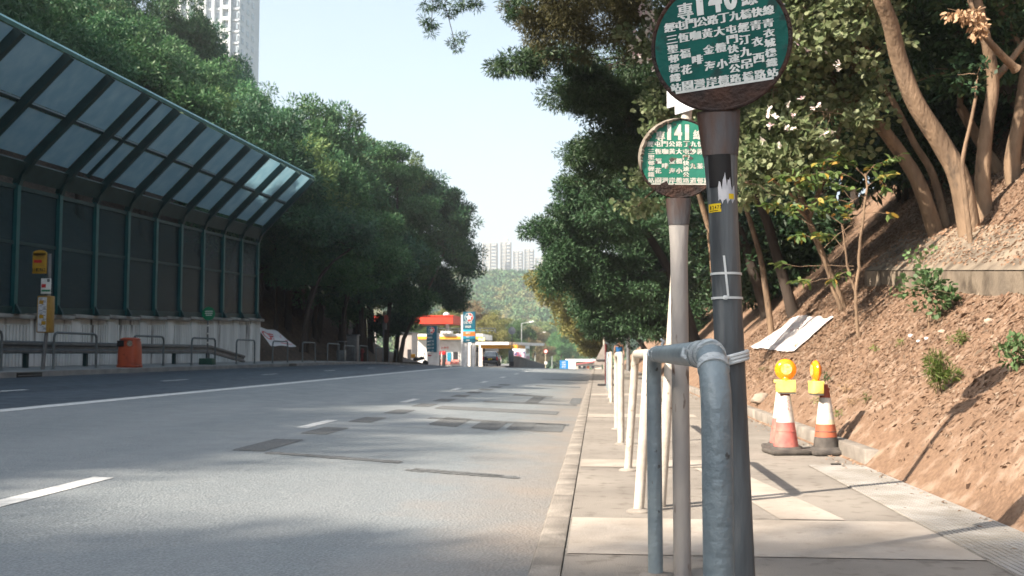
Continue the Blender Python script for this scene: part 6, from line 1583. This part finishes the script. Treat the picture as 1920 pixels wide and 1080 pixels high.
dd_ = rngs.normal(size=(len(pp_), 3)); dd_[:, 2] = dd_[:, 0] * .8
o = bpy.data.objects.new('fallen_leaves', np_mesh('fallen_leaves', leaves(rngs, pp_, dd_, .05, .02, .6, 4, .2), 4, leaf_mat('slab_leaves', [(.27, .165, .102), (.17, .098, .060), (.34, .235, .165), (.115, .068, .045)], .15, .0, .8))); C.objects.link(o); o['kind'] = 'stuff'
# white sheet lying on the bank
def hitn(px, py): g = ground_hit(px, py); return Vector((g.x, g.y, bank_z(g.x, g.y) + .035))
cs = [hitn(1408, 655), hitn(1488, 664), hitn(1566, 597), hitn(1498, 594)]
N = 26; vs = []
for j in range(N + 1):
    for i in range(N + 1):
        u, v = i / N, j / N; p = (cs[0] * (1 - u) + cs[1] * u) * (1 - v) + (cs[3] * (1 - u) + cs[2] * u) * v
        p = p + Vector((.03 * math.sin(v * 17), .05 * math.sin(u * 9 + 1), 0)) * (abs(u - .5) + abs(v - .5))
        z = bank_z(p.x, p.y) + .05 + .02 * mnoise.noise(Vector((p.x * 3, p.y * 3, 0))) + .006 * mnoise.noise(Vector((p.x * 11, p.y * 11, 0)))
        vs.append(Vector((p.x, p.y, z)))
fs = [(j * (N + 1) + i, j * (N + 1) + i + 1, (j + 1) * (N + 1) + i + 1, (j + 1) * (N + 1) + i) for j in range(N) for i in range(N)]
M['sheet'] = mat('stained_white_sheet', (.58, .55, .54), (.56, .49, .49), .8, scale=3.5, lo=.47, hi=.6, c3=(.50, .34, .34), s3=7, lo3=.60, hi3=.68)
tag(obj('banner', MB().add(vs, fs), M['sheet'], at=tuple(cs[0])), 'faded white and pink banner sheet lying on the sunny right bank', 'banner')
# stones and scraps
def stone(px, py, wpx, label, m, flat=.6, name='stone', cat='stone'):
    g = ground_hit(px, py); r = wpx * g.y / F / 2; bm = bmesh.new(); bmesh.ops.create_icosphere(bm, subdivisions=3, radius=r)
    sd_ = random.uniform(0, 50)
    for v in bm.verts:
        k = 1 + .35 * mnoise.noise(v.co / r * 1.2 + Vector((sd_, 0, 0))) + .15 * mnoise.noise(v.co / r * 3 + Vector((sd_, 4, 0))); v.co = Vector((v.co.x * k, v.co.y * k * .8, v.co.z * k * flat))
    bm.verts.index_update(); mb = MB().add([v.co + g + Vector((0, 0, r * flat * .3)) for v in bm.verts], [[v.index for v in f.verts] for f in bm.faces]); bm.free()
    tag(obj(name, mb, m, at=tuple(g)), label, cat)
M['stone'] = mat('pale_stone', (.42, .33, .26), (.30, .22, .17), .9, scale=9, bump=.8, bscale=30)
M['stone2'] = mat('grey_boulder', (.30, .25, .20), (.22, .18, .145), .9, scale=4, bump=1, bscale=20)
for px, py, w_, lb, m_ in ((1857, 606, 20, 'largest pale stone on the upper right of the bank', M['stone']), (1708, 631, 10, 'small white stone left of the other small ones under the shrub', M['paper']), (1738, 636, 9, 'small white stone right below the shrub', M['paper']), (1723, 641, 8, 'smallest whitish stone between the two under the shrub', M['paper']), (1767, 624, 14, 'pinkish stone just right below the shrub', M['stone']),
                      (1428, 752, 34, 'half-buried grey boulder on the bank left of the traffic cones', M['stone2']), (1872, 984, 14, 'pale stone at the foot of the bank at the lower right', M['stone'])):
    stone(px, py, w_, lb, m_, .7)
gp = GZ(1597, 871); 
stone(1592, 869, 20, 'crumpled white paper scrap beside the right-hand cone base', M['paper'], .4, 'litter', 'litter')
tag(obj('litter', MB().box(GZ(1567, 872) + Vector((0, 0, .008)), (.085, .02, .012), Matrix.Rotation(R(5), 3, 'Z'), bev=.003), M['black']), 'thin black scrap on the pavement in front of the right-hand cone', 'litter')
# traffic cones
M['conewhite'] = mat('cone_white_sleeve', (.60, .57, .53), (.48, .45, .41), .55, scale=9, c3=(.33, .29, .25), s3=12, lo3=.57, hi3=.75)
M['conecream'] = mat('cone_cream_band', (.62, .55, .38), None, .5)
M['conepink'] = mat('faded_cone_red', (.42, .10, .09), (.52, .19, .155), .6, scale=9, c3=(.25, .12, .10), s3=16, lo3=.58, hi3=.75)
M['coneorange'] = mat('cone_orange_red', (.40, .115, .06), (.33, .09, .05), .6, scale=6, c3=(.18, .09, .06), s3=14, lo3=.58, hi3=.75)
M['conebrown'] = mat('cone_tip_brown_red', (.30, .07, .04), (.22, .05, .03), .55, scale=6)
M['conebase'] = mat('cone_black_rubber', (.055, .05, .047), (.10, .09, .08), .8, scale=10, bump=.4, bscale=50)
M['lampbox'] = mat('lamp_box_yellow', (.66, .52, .10), (.70, .58, .20), .55, scale=8, c3=(.4, .32, .12), s3=18, lo3=.6, hi3=.75)
M['amber'] = bpy.data.materials.new('amber_lens'); M['amber'].use_nodes = True
b = M['amber'].node_tree.nodes['Principled BSDF']; b.inputs['Base Color'].default_value = (.85, .27, .01, 1); b.inputs['Roughness'].default_value = .15; b.inputs['Subsurface Weight'].default_value = .4; b.inputs['Subsurface Radius'].default_value = (.03, .012, .002); b.inputs['Subsurface Scale'].default_value = 1
M['amberlight'] = mat('amber_reflector', (.88, .62, .30), (.85, .42, .06), .2, scale=40, spec=.6)
def cone(label, loc, rot, bands, H=.66, r0=.118, r1=.034, letters=False, text_dx=0):
    t = T('traffic_cone', label, 'traffic cone', loc, 'traffic cones on the pavement'); t.rotation_euler = (0, 0, rot)
    def o(name, mb, m, par=t, smooth=True):
        x = bpy.data.objects.new(name, mesh_of(name, mb.v, mb.f, m, smooth)); C.objects.link(x); x.parent = par; return x
    bs = MB(); bs.box((0, 0, .024), (.375, .375, .047), bev=.02); bs.lathe([(.155, .044), (.14, .062), (.128, .07)], (0, 0, 0), 24)
    for sx in (-1, 1):
        for sy in (-1, 1): bs.box((sx * .13, sy * .13, .010), (.07, .07, .018))
    o('base', bs, M['conebase'])
    rr = lambda z: r0 + (r1 - r0) * (z - .06) / (H - .06)
    for nm, z0, z1, m_, ex in bands:
        pr = [(rr(z0) + ex, z0)] + [(rr(z0 + (z1 - z0) * k / 4) + ex, z0 + (z1 - z0) * k / 4) for k in range(1, 5)]
        if ex: pr = [(rr(z0) - .001, z0 - .001)] + pr + [(rr(z1) - .001, z1 + .001)]
        o(nm, MB().lathe(pr, n=32), m_)
    tp = MB().lathe([(rr(H - .05) + .001, H - .05), (rr(H - .05) + .006, H - .045), (rr(H - .05) + .006, H - .036), (r1, H - .03), (r1 - .004, H), (r1 - .016, H + .004)], n=24)
    o('tip_ring', tp, M['conebrown'])
    o('rib', MB().lathe([(rr(.215) + .001, .212), (rr(.215) + .005, .216), (rr(.215) + .001, .220)], n=28), bands[0][3])
    if letters:
        lt = MB()
        for i, ch in enumerate('CCL'):
            z = .50 - .035 * i
            put(lt, ch, .012, z, .022, .026, lambda x, zz: (math.sin(x / rr(zz)) * (rr(zz) + .003), -math.cos(x / rr(zz)) * (rr(zz) + .003), zz), .02)
        o('lettering', lt, M['conepink'])
    return t
gc = lambda px, py: GZ(px, py)
gA, gB, gC = gc(1474, 851), gc(1458, 845), gc(1549, 852)
two = [('lower_red_band', .06, .30, M['conepink'], 0), ('white_sleeve', .30, .555, M['conewhite'], .0015), ('top', .555, .61, M['conebrown'], 0)]
cone('front one of the two nested pink and white cones, carrying the round amber lamp', (gA.x, gA.y, .004), R(8), two, letters=True)
cone('rear pink and white cone half hidden behind the one with the round amber lamp', (gA.x + .03, gA.y + .385, .004), R(-4), [('lower_red_band', .06, .315, M['conepink'], 0), ('white_sleeve', .315, .57, M['conewhite'], .0015), ('top', .57, .61, M['conebrown'], 0)])
cone('separate cone at the right with a black foot, orange and cream bands', (gC.x, gC.y, .004), R(12), [('black_foot', .06, .165, M['conebase'], 0), ('orange_band', .165, .285, M['coneorange'], .001), ('cream_band', .285, .33, M['conecream'], .0015), ('white_sleeve', .33, .535, M['conewhite'], .002), ('red_top', .535, .61, M['conebrown'], 0)])
def beacon(label, x, y, zb, yaw):
    t = T('warning_lamp', label, 'warning lamp', (x, y, zb), 'amber warning lamps on the cones'); t.rotation_euler = (0, 0, yaw)
    def o(name, mb, m, par=t): q = bpy.data.objects.new(name, mesh_of(name, mb.v, mb.f, m, True)); C.objects.link(q); q.parent = par; return q
    Mx = Matrix.Rotation(R(90), 3, 'X')
    o('battery_box', MB().box((0, 0, .055), (.185, .10, .105), bev=.012), M['lampbox'])
    o('box_lid', MB().box((-.01, .005, .108), (.20, .105, .03), bev=.008), M['lampbox'])
    o('box_foot', MB().box((.01, 0, -.004), (.16, .09, .012)), M['conebase'])
    o('neck', MB().lathe([(.05, .115), (.035, .135), (.03, .15)], n=16), M['amber'])
    ln = o('lens', MB().lathe([(.02, -.038), (.06, -.036), (.088, -.022), (.098, -.008), (.102, 0), (.098, .008), (.088, .022), (.06, .036), (.02, .038)], (0, 0, .222), 36, Mx), M['amber'])
    for s in (-1, 1): o('inner_reflector', MB().lathe([(.004, -.002), (.04, -.001), (.052, .0)], (0.006, s * .041, .226), 24, Mx), M['amberlight'], ln)
beacon('round amber warning lamp facing the road on top of the nested pink cones', gA.x + .005, gA.y - .02, .585, R(-6))
beacon('amber warning lamp turned edge-on beside the tip of the right-hand cone', gC.x - .088, gC.y - .03, .575, R(-85))

# ------------------------------------------------------------------ the hazy air
hz = bpy.data.materials.new('haze'); hz.use_nodes = True; n = hz.node_tree.nodes; n.remove(n['Principled BSDF'])
pv = n.new('ShaderNodeVolumePrincipled'); pv.inputs['Color'].default_value = (.80, .88, .95, 1); pv.inputs['Density'].default_value = .0005; pv.inputs['Anisotropy'].default_value = .2
hz.node_tree.links.new(pv.outputs[0], n['Material Output'].inputs['Volume'])
o = obj('haze', MB().box((0, 2150, 120), (5400, 5200, 264)), hz, smooth=False); o['kind'] = 'stuff'
